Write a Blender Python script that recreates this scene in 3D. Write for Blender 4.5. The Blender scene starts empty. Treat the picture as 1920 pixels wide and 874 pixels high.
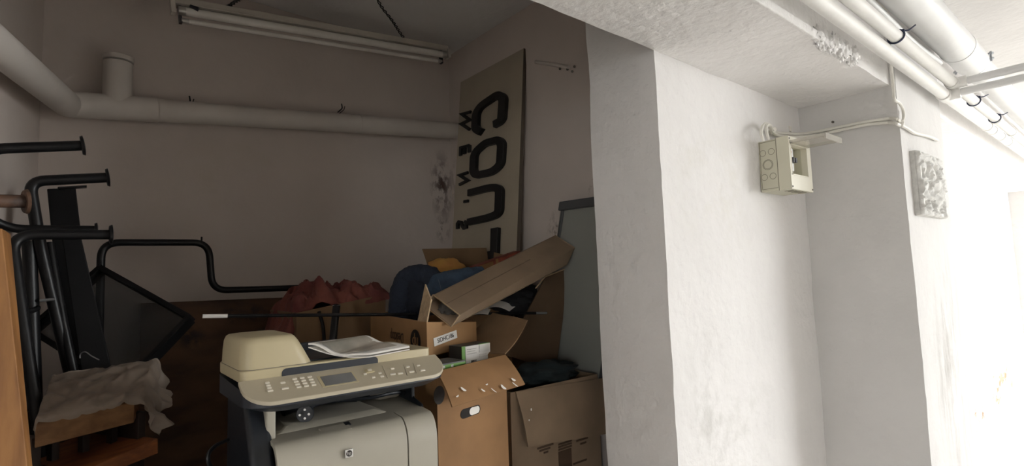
import bpy, bmesh, math, random
from mathutils import Vector, Matrix, noise
R = math.radians
random.seed(7)
SC = bpy.context.scene
COL = SC.collection

# ------------------------------------------------------------------ camera
# world: X runs along the beam, Y into the alcove, Z up; the eye is 1.5 m above the passage floor
CW, CH, FPX = 1920.0, 874.0, 994.5
_a = (2171.2 - 960, 80 - .035 * (2171.2 - 960))
_u = (-FPX * FPX - _a[1] * 80) / (_a[0] + _a[1] * -.035)
AX = Vector((_a[0], _a[1], FPX)).normalized()
AY = Vector((_u, 80 - .035 * _u, FPX)).normalized()
AZ = AX.cross(AY)
EYE = Vector((0, 0, 1.5))
def toworld(v): return Vector((AX.dot(v), AY.dot(v), AZ.dot(v)))
def at(px, py, x=None, y=None, z=None):
    """point of the scene seen at a pixel of the photograph, on the plane X=x, Y=y or Z=z"""
    r = toworld(Vector((px - 960, py - 437, FPX)))
    if x is not None: t = (x - EYE.x) / r.x
    elif y is not None: t = (y - EYE.y) / r.y
    else: t = (z - EYE.z) / r.z
    return EYE + r * t
def pxof(p):
    d = Vector(p) - EYE
    c = AX * d.x + AY * d.y + AZ * d.z
    return (960 + FPX * c.x / c.z, 437 + FPX * c.y / c.z)
cam = bpy.data.cameras.new('camera'); camo = bpy.data.objects.new('camera', cam); COL.objects.link(camo)
_r, _d, _f = toworld(Vector((1, 0, 0))), toworld(Vector((0, 1, 0))), toworld(Vector((0, 0, 1)))
camo.matrix_world = Matrix(((_r.x, -_d.x, -_f.x, EYE.x), (_r.y, -_d.y, -_f.y, EYE.y), (_r.z, -_d.z, -_f.z, EYE.z), (0, 0, 0, 1)))
cam.sensor_fit = 'HORIZONTAL'; cam.sensor_width = 36; cam.lens = FPX / CW * 36; cam.clip_start = .02
SC.camera = camo

# ------------------------------------------------------------------ sky, daylight, exposure
DOOR = (5.5, 11.6, 0.0, 2.65)          # street opening in the wall behind the camera: X from, X to, Z from, Z to
FILL_OPENING = (-6.0, -4.7, 0.0, 2.4)         # smaller unseen opening in the same wall, added to light jamb and boxes
YBACK = -4.2
wd = bpy.data.worlds.new('sky'); SC.world = wd; wd.use_nodes = True
bg = wd.node_tree.nodes['Background']; bg.inputs[0].default_value = (.985, 1.0, 1.0, 1); bg.inputs[1].default_value = 1.0
for (x0, x1, z0, z1) in (DOOR, FILL_OPENING):
    pl = bpy.data.lights.new('street_opening_portal', 'AREA'); pl.shape = 'RECTANGLE'
    pl.size = x1 - x0; pl.size_y = z1 - z0; pl.cycles.is_portal = True
    po = bpy.data.objects.new('street_opening_portal', pl); COL.objects.link(po)
    po.location = ((x0 + x1) / 2, YBACK - .15, (z0 + z1) / 2); po.rotation_euler = (R(90), 0, 0)
SC.view_settings.view_transform = 'Standard'; SC.view_settings.look = 'None'
SC.view_settings.exposure = 4.33; SC.view_settings.gamma = 1; SC.view_settings.use_curve_mapping = False
SC.cycles.max_bounces = 10; SC.cycles.diffuse_bounces = 8; SC.cycles.transparent_max_bounces = 8
SC.cycles.caustics_reflective = False; SC.cycles.caustics_refractive = False; SC.cycles.use_denoising = True

# ------------------------------------------------------------------ materials
MATS = {}
def mat(name, col, rough=.6, nz=0, nscale=20, col2=None, bump=0, bscale=40, metal=0, spec=.5, stretch=None, stains=(), detail=5, bdetail=6):
    m = bpy.data.materials.new(name); m.use_nodes = True
    nt = m.node_tree; N = nt.nodes; L = nt.links; b = N['Principled BSDF']
    b.inputs['Base Color'].default_value = (*col, 1); b.inputs['Roughness'].default_value = rough
    b.inputs['Metallic'].default_value = metal; b.inputs['Specular IOR Level'].default_value = spec
    tc = N.new('ShaderNodeTexCoord'); geo = N.new('ShaderNodeNewGeometry'); out = None
    vec = tc.outputs['Object']
    if stretch:
        mp = N.new('ShaderNodeMapping'); mp.inputs['Scale'].default_value = stretch; L.new(vec, mp.inputs[0]); vec = mp.outputs[0]
    if nz:
        n = N.new('ShaderNodeTexNoise'); n.inputs['Scale'].default_value = nscale; n.inputs['Detail'].default_value = detail; L.new(vec, n.inputs['Vector'])
        rp = N.new('ShaderNodeValToRGB'); rp.color_ramp.elements[0].position = .35; rp.color_ramp.elements[1].position = .65
        L.new(n.outputs[0], rp.inputs[0])
        c2 = col2 or tuple(c * (1 - nz) for c in col)
        rp.color_ramp.elements[0].color = (*c2, 1); rp.color_ramp.elements[1].color = (*col, 1)
        out = rp.outputs[0]
    for (c, rad, scol, amt, sc, lo, hi) in stains:      # marks with a place and an outline of their own
        sub = N.new('ShaderNodeVectorMath'); sub.operation = 'SUBTRACT'; L.new(geo.outputs['Position'], sub.inputs[0]); sub.inputs[1].default_value = c
        dv = N.new('ShaderNodeVectorMath'); dv.operation = 'DIVIDE'; L.new(sub.outputs[0], dv.inputs[0]); dv.inputs[1].default_value = rad
        ln = N.new('ShaderNodeVectorMath'); ln.operation = 'LENGTH'; L.new(dv.outputs[0], ln.inputs[0])
        mr = N.new('ShaderNodeMapRange'); mr.inputs[1].default_value = .25; mr.inputs[2].default_value = 1; mr.inputs[3].default_value = 1; mr.inputs[4].default_value = 0
        L.new(ln.outputs['Value'], mr.inputs[0])
        n2 = N.new('ShaderNodeTexNoise'); n2.inputs['Scale'].default_value = 1; n2.inputs['Detail'].default_value = 8; n2.inputs['Roughness'].default_value = .65
        mp2 = N.new('ShaderNodeMapping'); mp2.inputs['Scale'].default_value = sc if isinstance(sc, tuple) else (sc, sc, sc)
        L.new(geo.outputs['Position'], mp2.inputs[0]); L.new(mp2.outputs[0], n2.inputs['Vector'])
        m2 = N.new('ShaderNodeMapRange'); m2.inputs[1].default_value = lo; m2.inputs[2].default_value = hi; L.new(n2.outputs[0], m2.inputs[0])
        mu = N.new('ShaderNodeMath'); mu.operation = 'MULTIPLY'; L.new(mr.outputs[0], mu.inputs[0]); L.new(m2.outputs[0], mu.inputs[1])
        m3 = N.new('ShaderNodeMath'); m3.operation = 'MULTIPLY'; m3.inputs[1].default_value = amt; L.new(mu.outputs[0], m3.inputs[0])
        mx = N.new('ShaderNodeMix'); mx.data_type = 'RGBA'; mx.clamp_factor = True
        L.new(m3.outputs[0], mx.inputs[0])
        if out is not None: L.new(out, mx.inputs[6])
        else: mx.inputs[6].default_value = (*col, 1)
        mx.inputs[7].default_value = (*scol, 1); out = mx.outputs[2]
    if out is not None: L.new(out, b.inputs['Base Color'])
    if bump:
        n = N.new('ShaderNodeTexNoise'); n.inputs['Scale'].default_value = bscale; n.inputs['Detail'].default_value = bdetail; L.new(vec, n.inputs['Vector'])
        bp = N.new('ShaderNodeBump'); bp.inputs['Strength'].default_value = bump; bp.inputs['Distance'].default_value = .01
        L.new(n.outputs[0], bp.inputs['Height']); L.new(bp.outputs[0], b.inputs['Normal'])
    MATS[name] = m
    return m
WHITE = (.80, .785, .774)
mat('passage_plaster', WHITE, .85, .05, 3, bump=.45, bscale=26)
mat('niche_plaster', WHITE, .85, .04, 3, bump=.7, bscale=24, stains=(
    ((1.62, .965, 1.05), (.16, .3, .30), (.50, .49, .46), .8, (14, 14, 10), .45, .72),
    ((1.80, .965, .95), (.30, .3, .22), (.58, .57, .54), .6, (10, 10, 14), .48, .72),
    ((1.75, .965, 1.8), (.40, .3, .30), (.70, .68, .62), .6, 9, .5, .75),
    (tuple(at(1838, 770, y=.965)), (.45, .4, .30), (.22, .11, .05), 1.2, (5, 5, 8), .46, .66),
    (tuple(at(1880, 720, y=.965)), (.9, .4, .35), (.26, .16, .08), 1.3, (4, 4, 8), .47, .62),
    (tuple(at(1815, 480, y=.965)), (.5, .4, .5), (.42, .40, .37), 1.2, (7, 7, 3), .48, .64),
    (tuple(at(1860, 600, y=.965)), (1.0, .4, .8), (.50, .48, .44), .9, (5, 5, 2), .46, .66)))
mat('pillar_plaster', (.66, .648, .635), .85, .05, 4, bump=.5, bscale=24, stains=(
    ((2.95, .60, 1.0), (.35, .3, .6), (.36, .345, .32), 1.0, (16, 16, 2.6), .47, .68),
    ((2.8, .60, 1.45), (.3, .3, .5), (.78, .76, .73), .6, (18, 18, 5), .54, .72)))
mat('beam_plaster', (.86, .843, .83), .85, .05, 4, bump=1.0, bscale=28)
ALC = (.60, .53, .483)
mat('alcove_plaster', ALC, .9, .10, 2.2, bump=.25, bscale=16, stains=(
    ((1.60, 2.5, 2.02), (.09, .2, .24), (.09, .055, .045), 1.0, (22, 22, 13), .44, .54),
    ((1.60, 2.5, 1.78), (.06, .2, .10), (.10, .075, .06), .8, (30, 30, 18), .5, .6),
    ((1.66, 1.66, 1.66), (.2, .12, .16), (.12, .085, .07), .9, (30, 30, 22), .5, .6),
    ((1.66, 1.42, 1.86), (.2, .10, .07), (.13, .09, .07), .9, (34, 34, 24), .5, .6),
    ((.6, 2.55, 1.9), (.7, .3, .5), (.50, .44, .36), .5, 3, .5, .75)))
mat('ceiling_plaster', (.70, .685, .67), .85, .05, 4, bump=.5, bscale=20)
mat("concrete", (.78, .76, .73), .9, .15, 4, bump=.3, bscale=12)
mat('asphalt', (.30, .30, .29), .95, .15, 6)

# ------------------------------------------------------------------ mesh helpers
class MB:
    def __init__(s): s.v = []; s.f = []
    def add(s, vs, fs):
        o = len(s.v); s.v += [Vector(p) for p in vs]; s.f += [tuple(i + o for i in f) for f in fs]; return s
    def box(s, a, b, M=None):
        x0, y0, z0 = a; x1, y1, z1 = b
        vs = [Vector(p) for p in ((x0,y0,z0),(x1,y0,z0),(x1,y1,z0),(x0,y1,z0),(x0,y0,z1),(x1,y0,z1),(x1,y1,z1),(x0,y1,z1))]
        if M is not None: vs = [M @ p for p in vs]
        return s.add(vs, [(0,3,2,1),(4,5,6,7),(0,1,5,4),(1,2,6,5),(2,3,7,6),(3,0,4,7)])
    def hexa(s, lo, hi):      # four lower and four upper corners, same order
        return s.add(list(lo) + list(hi), [(0,3,2,1),(4,5,6,7),(0,1,5,4),(1,2,6,5),(2,3,7,6),(3,0,4,7)])
    def sheet(s, quad, t, n=None):      # a board: four corners and a thickness away from its normal
        q = [Vector(p) for p in quad]
        nn = (n or (q[1] - q[0]).cross(q[3] - q[0])).normalized() * t
        return s.hexa([p - nn for p in q], q)
    def tube(s, path, r, n=10, caps=True):
        P = [Vector(p) for p in path]; k = len(P); rr = r if isinstance(r, (list, tuple)) else [r] * k
        T = []
        for i in range(k):
            d = P[min(i + 1, k - 1)] - P[max(i - 1, 0)]; T.append(d.normalized() if d.length > 1e-9 else Vector((0, 0, 1)))
        up = Vector((0, 0, 1)) if abs(T[0].z) < .9 else Vector((1, 0, 0))
        u = T[0].cross(up).normalized(); vs = []
        for i in range(k):
            u = (u - T[i] * u.dot(T[i])).normalized(); w = T[i].cross(u)
            for j in range(n):
                a = 2 * math.pi * j / n; vs.append(P[i] + (u * math.cos(a) + w * math.sin(a)) * rr[i])
        fs = [(i*n+j, i*n+(j+1)%n, (i+1)*n+(j+1)%n, (i+1)*n+j) for i in range(k-1) for j in range(n)]
        if caps: fs += [tuple(reversed(range(n))), tuple(range((k-1)*n, k*n))]
        return s.add(vs, fs)
    def prism(s, poly, h, M=None):      # 2-D outline (counter-clockwise) extruded by h along local Z
        n = len(poly)
        vs = [Vector((p[0], p[1], 0)) for p in poly] + [Vector((p[0], p[1], h)) for p in poly]
        if M is not None: vs = [M @ p for p in vs]
        return s.add(vs, [tuple(reversed(range(n))), tuple(range(n, 2*n))] + [(i, (i+1)%n, n+(i+1)%n, n+i) for i in range(n)])
    def stroke(s, path, w, h, M):       # a pen stroke of width w along a 2-D path, extruded by h
        P = [Vector((p[0], p[1])) for p in path]; k = len(P); A = []; B = []
        for i in range(k):
            d1 = (P[i] - P[i-1]).normalized() if i > 0 else (P[1] - P[0]).normalized()
            d2 = (P[i+1] - P[i]).normalized() if i < k-1 else d1
            n1 = Vector((-d1.y, d1.x)); n2 = Vector((-d2.y, d2.x)); m = (n1 + n2)
            m = m.normalized() if m.length > 1e-6 else n1
            q = w / 2 / max(.35, m.dot(n1)); A.append(P[i] + m * q); B.append(P[i] - m * q)
        vs = []
        for i in range(k):
            vs += [M @ Vector((A[i].x, A[i].y, 0)), M @ Vector((B[i].x, B[i].y, 0)), M @ Vector((B[i].x, B[i].y, h)), M @ Vector((A[i].x, A[i].y, h))]
        fs = [(0,1,2,3), ((k-1)*4+3, (k-1)*4+2, (k-1)*4+1, (k-1)*4)]
        for i in range(k-1):
            for j in range(4): fs.append((i*4+j, (i+1)*4+j, (i+1)*4+(j+1)%4, i*4+(j+1)%4))
        return s.add(vs, fs)
    def build(s, name, m, parent=None, bevel=0, smooth=False, world=False, seg=2, angle=40):
        me = bpy.data.meshes.new(name); vs = s.v
        if world and parent is not None:
            Mi = LOCAL(parent); vs = [Mi @ p for p in vs]
        me.from_pydata([tuple(p) for p in vs], [], s.f); me.update()
        bm = bmesh.new(); bm.from_mesh(me); bmesh.ops.recalc_face_normals(bm, faces=bm.faces); bm.to_mesh(me); bm.free()
        o = bpy.data.objects.new(name, me); COL.objects.link(o)
        me.materials.append(MATS[m] if isinstance(m, str) else m)
        if parent is not None: o.parent = parent
        if smooth:
            for p in me.polygons: p.use_smooth = True
            me.set_sharp_from_angle(angle=R(angle))
        if bevel:
            b = o.modifiers.new('bevel', 'BEVEL'); b.width = bevel; b.segments = seg; b.limit_method = 'ANGLE'; b.angle_limit = R(35); b.harden_normals = True
            for p in me.polygons: p.use_smooth = True
        return o
def LOCAL(o):
    M = Matrix.Translation(o.location) @ o.rotation_euler.to_matrix().to_4x4()
    while o.parent is not None:
        o = o.parent; M = Matrix.Translation(o.location) @ o.rotation_euler.to_matrix().to_4x4() @ M
    return M.inverted()
def tag(o, label, cat, group=None):
    o['label'] = label; o['category'] = cat
    if group: o['group'] = group
    return o
def thing(name, label, cat, loc=(0, 0, 0), rot=(0, 0, 0), group=None):
    o = bpy.data.objects.new(name, None); COL.objects.link(o); o.empty_display_size = .05
    o.location = loc; o.rotation_euler = rot
    return tag(o, label, cat, group)
def struct(o, label=None):
    o['kind'] = 'structure'
    if label: o['label'] = label
    return o
def spline(pts, n=8):
    """smooth path through points (Catmull-Rom)"""
    P = [Vector(p) for p in pts]; out = []
    for i in range(len(P) - 1):
        p0 = P[max(i-1, 0)]; p1 = P[i]; p2 = P[i+1]; p3 = P[min(i+2, len(P)-1)]
        for k in range(n):
            t = k / n
            out.append(.5 * ((2*p1) + (p2-p0)*t + (2*p0-5*p1+4*p2-p3)*t*t + (3*p1-p0-3*p2+p3)*t**3))
    out.append(P[-1]); return out
def bends(pts, r, n=6):
    """polyline with its corners rounded to radius r"""
    P = [Vector(p) for p in pts]; out = [P[0]]
    for i in range(1, len(P) - 1):
        a = (P[i-1] - P[i]); b = (P[i+1] - P[i]); rr = min(r, a.length * .45, b.length * .45)
        A = P[i] + a.normalized() * rr; B = P[i] + b.normalized() * rr
        for k in range(n + 1):
            t = k / n; out.append(A * (1-t)**2 + P[i] * 2*t*(1-t) + B * t*t)
    out.append(P[-1]); return out
def text_mesh(name, body, m, parent, M, size, extrude=.0004, align='CENTER', bold=0, sx=1):
    """flat print: lettering as a thin mesh on the surface it is printed on"""
    cu = bpy.data.curves.new(name, 'FONT'); cu.body = body; cu.size = size; cu.extrude = extrude; cu.align_x = align; cu.align_y = 'CENTER'; cu.offset = bold
    cu.resolution_u = 3
    t = bpy.data.objects.new(name, cu); COL.objects.link(t)
    dg = bpy.context.evaluated_depsgraph_get(); me = bpy.data.meshes.new_from_object(t.evaluated_get(dg))
    bpy.data.objects.remove(t); bpy.data.curves.remove(cu)
    MM = M @ Matrix.Diagonal((sx, 1, 1, 1))
    if parent is not None: MM = LOCAL(parent) @ MM
    me.transform(MM); me.materials.clear(); me.materials.append(MATS[m])
    o = bpy.data.objects.new(name, me); COL.objects.link(o); o.parent = parent
    return o
def frame_of(o, ex, ey):
    """matrix with local x along ex, local y along ey, z their normal, at o"""
    ex = Vector(ex).normalized(); ez = ex.cross(Vector(ey)).normalized(); ey = ez.cross(ex)
    return Matrix(((ex.x, ey.x, ez.x, o[0]), (ex.y, ey.y, ez.y, o[1]), (ex.z, ey.z, ez.z, o[2]), (0, 0, 0, 1)))
def plaster(name, a, b, m, res=.05, amp=.003, fq=5.0, keep=None):
    """a wall block whose faces and arrises are hand-plastered: a gridded box, every vertex a little off"""
    a = Vector(a); b = Vector(b); d = b - a
    nn = [max(1, min(160, int(round(d[i] / res)))) for i in range(3)]
    idx = {}; vs = []; fs = []
    def vid(i, j, k):
        key = (i, j, k)
        if key not in idx:
            p = Vector((a.x + d.x*i/nn[0], a.y + d.y*j/nn[1], a.z + d.z*k/nn[2]))
            q = noise.noise_vector(p * fq) * amp + noise.noise_vector(p * fq * 4) * amp * .5
            idx[key] = len(vs); vs.append(p + q)
        return idx[key]
    for ax in range(3):
        u, w = [(1, 2), (2, 0), (0, 1)][ax]
        for side in (0, nn[ax]):
            for i in range(nn[u]):
                for j in range(nn[w]):
                    q = []
                    for (p, r) in ((i, j), (i+1, j), (i+1, j+1), (i, j+1)):
                        c = [0, 0, 0]; c[ax] = side; c[u] = p; c[w] = r; q.append(vid(*c))
                    fs.append(tuple(q if side else reversed(q)))
    mb = MB(); mb.v = vs; mb.f = fs
    o = mb.build(name, m, None, smooth=True, angle=50)
    return struct(o)

# ------------------------------------------------------------------ the place: passage, beam, niches, alcove
HB, HC = 2.2, 2.8                      # underside of the beam, ceiling
XA, YB, YA2 = 1.41, .965, 1.245        # jamb of the alcove, plane of the niches, rear of the partition
XS, YW = 1.665, 2.55                   # right wall and back wall of the alcove
struct(MB().box((-7.2, YBACK - .3, -.1), (12.7, 2.9, 0)).build('floor', 'concrete'))
struct(MB().box((-.9, 1.0, 0), (XS, YW, .72)).build('floor_raised', 'concrete'), 'raised concrete floor of the alcove')
struct(MB().box((-7.2, YBACK - .3, HC), (12.7, 2.9, HC + .1)).build('ceiling', 'ceiling_plaster'))
plaster('wall_niche', (XA, YB, 0), (8.4, YA2, HC), 'niche_plaster', .045, .004)
plaster('pillar', (2.48, .60, 0), (3.15, YB + .01, HC), 'pillar_plaster', .035, .004)
plaster('pillar', (7.7, .60, 0), (8.4, YB + .01, HC), 'pillar_plaster', .07, .004)
plaster('beam', (-3.1, .62, HB), (8.4, YB, HC), 'beam_plaster', .07, .005)
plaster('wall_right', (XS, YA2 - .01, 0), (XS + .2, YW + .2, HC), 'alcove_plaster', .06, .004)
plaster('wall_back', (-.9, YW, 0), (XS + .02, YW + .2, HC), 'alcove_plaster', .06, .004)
struct(MB().box((8.4, .62, 0), (12.6, YA2, HC)).build('wall_niche_far', 'passage_plaster'))
struct(MB().box((-7.1, .62, HB), (-3.1, YB, HC)).build('beam_far', 'passage_plaster'))
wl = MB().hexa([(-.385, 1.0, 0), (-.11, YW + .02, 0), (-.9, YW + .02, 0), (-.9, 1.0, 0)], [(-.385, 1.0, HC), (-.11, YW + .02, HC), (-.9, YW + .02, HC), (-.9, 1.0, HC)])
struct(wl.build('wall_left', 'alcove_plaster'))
struct(MB().box((-7.1, YB, 0), (-.385, YA2, HC)).build('wall_jamb', 'passage_plaster'))
struct(MB().box((-7.2, YBACK - .3, 0), (-7.0, .97, HC)).build('wall_passage_end', 'passage_plaster'))
struct(MB().box((12.5, YBACK - .3, 0), (12.7, 1.25, HC)).build('wall_passage_far_end', 'passage_plaster'))
ws = MB(); _e = -7.2
for (x0, x1, z0, z1) in (FILL_OPENING, DOOR):
    ws.box((_e, YBACK - .3, 0), (x0, YBACK, HC)); ws.box((x0, YBACK - .3, z1), (x1, YBACK, HC)); _e = x1
ws.box((_e, YBACK - .3, 0), (12.7, YBACK, HC))
struct(ws.build('wall_street', 'passage_plaster'))
struct(MB().box((-20, -40, -.16), (26, YBACK - .3, -.06)).build('pavement', 'asphalt'))

# ------------------------------------------------------------------ more materials
mat('white_pipe', (.80, .79, .76), .45, .05, 8, bump=.12, bscale=30)
mat('grey_white_pipe', (.74, .74, .73), .4, .06, 6, bump=.1, bscale=18)
mat('navy_tie', (.02, .03, .07), .4)
mat('galvanised', (.45, .47, .5), .35, metal=.9)
mat('white_cable', (.74, .72, .66), .5)
mat('box_beige', (.60, .58, .46), .45, .04, 10)
mat('box_cream', (.74, .71, .60), .45)
mat('box_line', (.20, .18, .13), .7)
mat('screw_dark', (.08, .07, .05), .5)
mat('breaker_white', (.72, .72, .70), .4)
mat('breaker_black', (.02, .02, .025), .4)
mat('breaker_red', (.45, .05, .03), .5)
mat('relief_plaster', (.70, .69, .66), .8, .2, 30, bump=.5, bscale=60)
mat('alcove_pipe', (.58, .535, .49), .6, .08, 6, bump=.1, bscale=14)
mat('lamp_enamel', (.50, .46, .40), .45, .15, 8)
mat('lamp_glass', (.66, .63, .58), .25, .08, 14)
mat('lamp_metal', (.45, .43, .40), .3, metal=.8)
mat('black_wire', (.012, .011, .010), .5)
def clear(name, tint, rough=.1, mixf=.25):
    m = bpy.data.materials.new(name); m.use_nodes = True; nt = m.node_tree; N = nt.nodes; L = nt.links
    b = N['Principled BSDF']; b.inputs['Base Color'].default_value = (*tint, 1); b.inputs['Roughness'].default_value = rough
    t = N.new('ShaderNodeBsdfTransparent'); t.inputs[0].default_value = (*tint, 1)
    mx = N.new('ShaderNodeMixShader'); mx.inputs[0].default_value = mixf
    L.new(t.outputs[0], mx.inputs[1]); L.new(b.outputs[0], mx.inputs[2]); L.new(mx.outputs[0], N['Material Output'].inputs[0])
    MATS[name] = m; return m
clear('clear_lid', (.80, .78, .74), .1, .35)

# ------------------------------------------------------------------ pipes under the passage ceiling
XT = 3.02                               # where the two branch pipes leave
def ring(mb, c, axis, r, w, n=20):      # a collar round a pipe
    ax = Vector(axis).normalized(); mb.tube([Vector(c) - ax * w / 2, Vector(c) + ax * w / 2], r, n)
P1 = (.55, 2.243); P2 = (.515, 2.283); P3 = (.5, 2.462)
t = thing('heating_pipe', 'lowest thin white heating pipe, running right along the beam edge', 'pipe', (XT, P1[0], P1[1]))
MB().tube([(-3, *P1), (8.4, *P1)], .0235, 16).build('pipe_run', 'white_pipe', t, smooth=True, world=True)
mb = MB(); ring(mb, (XT, *P1), (1, 0, 0), .0285, .085); mb.tube([(XT, P1[0], P1[1]), (XT, P1[0] - .055, P1[1])], .026, 14)
mb.build('tee_fitting', 'white_pipe', t, bevel=.003, smooth=True, world=True)
MB().tube([(XT, P1[0] - .04, P1[1]), (XT, YBACK, P1[1] + .02)], .017, 14).build('branch_pipe', 'grey_white_pipe', t, smooth=True, world=True)
for x in (3.95, 4.1, 4.35, 4.6):
    mb = MB(); ring(mb, (x, *P1), (1, 0, 0), .027, .03); mb.build('collar', 'white_pipe', t, bevel=.002, smooth=True, world=True)
t = thing('heating_pipe', 'thin white heating pipe with navy cable ties, next to the fat drain pipe', 'pipe', (XT, P2[0], P2[1]))
MB().tube([(-3, *P2), (8.4, *P2)], .0215, 16).build('pipe_run', 'white_pipe', t, smooth=True, world=True)
mb = MB(); ring(mb, (XT - .02, *P2), (1, 0, 0), .0265, .08); mb.tube([(XT - .02, P2[0], P2[1]), (XT - .02, P2[0] - .05, P2[1])], .024, 14)
mb.build('tee_fitting', 'white_pipe', t, bevel=.003, smooth=True, world=True)
MB().tube([(XT - .02, P2[0] - .04, P2[1]), (XT - .02, YBACK, P2[1] + .03)], .0165, 14).build('branch_pipe', 'grey_white_pipe', t, smooth=True, world=True)
for x in (4.0, 4.5):
    mb = MB(); ring(mb, (x, *P2), (1, 0, 0), .025, .03); mb.build('collar', 'white_pipe', t, bevel=.002, smooth=True, world=True)
def zip_tie(x, P, r, label, tail):
    t = thing('cable_tie', label, 'cable tie', (x, P[0], P[1]), group='navy cable ties on the pipes')
    pts = [(x + .006 * math.sin(a), P[0] + r * math.cos(a), P[1] + r * math.sin(a)) for a in [2 * math.pi * k / 24 for k in range(25)]]
    MB().tube(pts, .0032, 6).build('loop', 'navy_tie', t, smooth=True, world=True)
    q = Vector((x, P[0] - r * .8, P[1] + r * .5))
    MB().tube([q, q + Vector((.01, -.015, .0)), q + Vector((.035, -.03, tail))], .0028, 6).build('tail', 'navy_tie', t, smooth=True, world=True)
    MB().box(q - Vector((.006, .006, .005)), q + Vector((.006, .004, .005))).build('lock', 'navy_tie', t, world=True)
zip_tie(at(1680, 68, y=P2[0]).x, P2, .0245, 'navy cable tie on the thin pipe, above the broken plaster edge', .02)
zip_tie(3.42, P2, .0255, 'navy cable tie just beyond the branch pipes', .012)
zip_tie(3.95, P2, .0255, 'navy cable tie farthest along the thin pipe', .012)
t = thing('drain_pipe', 'fat glossy white drain pipe under the passage ceiling with a bolted clamp', 'pipe', (XT, P3[0], P3[1]))
XC = at(1822, 118, y=P3[0]).x
MB().tube([(-3, *P3), (XC, *P3)], .066, 28).build('pipe_sleeve', 'grey_white_pipe', t, smooth=True, world=True)
MB().tube([(XC - .02, P3[0], P3[1]), (8.4, P3[0], P3[1])], .058, 28).build('pipe_run', 'grey_white_pipe', t, smooth=True, world=True)
mb = MB(); ring(mb, (XC - .28, *P3), (1, 0, 0), .0685, .05, 28); mb.build('socket', 'grey_white_pipe', t, bevel=.004, smooth=True, world=True)
cl = MB(); ring(cl, (XC + .03, *P3), (1, 0, 0), .062, .022, 28); clo = cl.build('clamp', 'galvanised', t, smooth=True, world=True)
for sgn in (-1, 1):
    q = Vector((XC + .03, P3[0] + sgn * .068, P3[1] + sgn * -.012))
    mb = MB().tube([q - Vector((0, 0, .02)), q + Vector((0, 0, .028))], .0045, 8); mb.tube([q + Vector((0, 0, .012)), q + Vector((0, 0, .022))], .011, 6); mb.tube([q - Vector((0, 0, .012)), q - Vector((0, 0, .004))], .011, 6)
    mb.build('bolt', 'galvanised', t, world=True)
# small tube and a flat conduit showing between the pipes and the ceiling
pa, pb = at(1702, 72, y=.56), at(1762, 118, y=.56)
tag(MB().tube(spline([pa - Vector((.5, 0, -.02)), pa, (pa + pb) / 2 + Vector((0, 0, -.004)), pb, pb + Vector((.05, .045, .03))], 6), .013, 12).build('conduit_stub', 'grey_white_pipe', smooth=True), 'short grey conduit behind the two thin pipes, running into the beam', 'conduit')
tag(MB().tube(spline([at(1628, -30, y=.59), at(1650, 8, y=.59), at(1662, 22, y=.59), at(1666, 45, y=.6), at(1668, 75, y=.61)], 6), .006, 8).build('thin_cable', 'white_cable', smooth=True), 'thin white cable dropping behind the thin pipes at the top', 'cable')
# broken plaster along the lower arris of the beam
def lump(name, c, ex, r, m, seed, amp=.35, nu=26, nv=14, parent=None, fq=3.0, world=False, squash=None):
    mb = MB(); ex = [Vector(e) for e in ex]; vs = []
    for j in range(nv + 1):
        th = math.pi * j / nv
        for i in range(nu):
            ph = 2 * math.pi * i / nu
            d = Vector((math.sin(th) * math.cos(ph), math.sin(th) * math.sin(ph), math.cos(th)))
            k = 1 + amp * (noise.noise(d * fq + Vector((seed, 0, 0))) + .5 * noise.noise(d * fq * 2.3 + Vector((0, seed, 0))))
            vs.append(Vector(c) + (ex[0] * d.x * r[0] + ex[1] * d.y * r[1] + ex[2] * d.z * r[2]) * k)
    fs = [(j*nu+i, (j+1)*nu+i, (j+1)*nu+(i+1)%nu, j*nu+(i+1)%nu) for j in range(nv) for i in range(nu)]
    mb.add(vs, fs)
    if squash is not None:
        for p in mb.v:
            if p.z < squash: p.z = squash
    return mb.build(name, m, parent, smooth=True, angle=80, world=world)
UX, UY, UZ = Vector((1, 0, 0)), Vector((0, 1, 0)), Vector((0, 0, 1))
bx = at(1530, 76, y=.62).x
bo = bpy.data.objects['beam']
for k in range(9):
    x = bx + .02 + .04 * k
    o = lump('plaster_lump', (x, .622 + random.uniform(-.003, .004), HB + .022 + random.uniform(-.008, .012)), (UX, UY, UZ), (.035, .016, .03), 'beam_plaster', k * 3.1, .6, parent=bo, fq=4)
# plaster band on the beam left of the break
MB().box((-3.1, .612, HB - .002), (bx, .625, HB + .028)).build('plaster_band', 'beam_plaster', bo, bevel=.004)
# ------------------------------------------------------------------ electric box
BX0, BX1, BY, BZ0, BZ1 = 2.067, 2.262, .85, 1.788, 1.992
t = thing('electric_box', 'beige plastic fuse box with its clear lid flipped up, on the white niche wall', 'electric box', ((BX0 + BX1) / 2, YB, BZ0))
YS = BY + .045
MB().box((BX0 + .002, YS, BZ0 + .002), (BX1 - .002, YB, BZ1 - .002)).build('back_shell', 'box_beige', t, bevel=.003, world=True)
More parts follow.
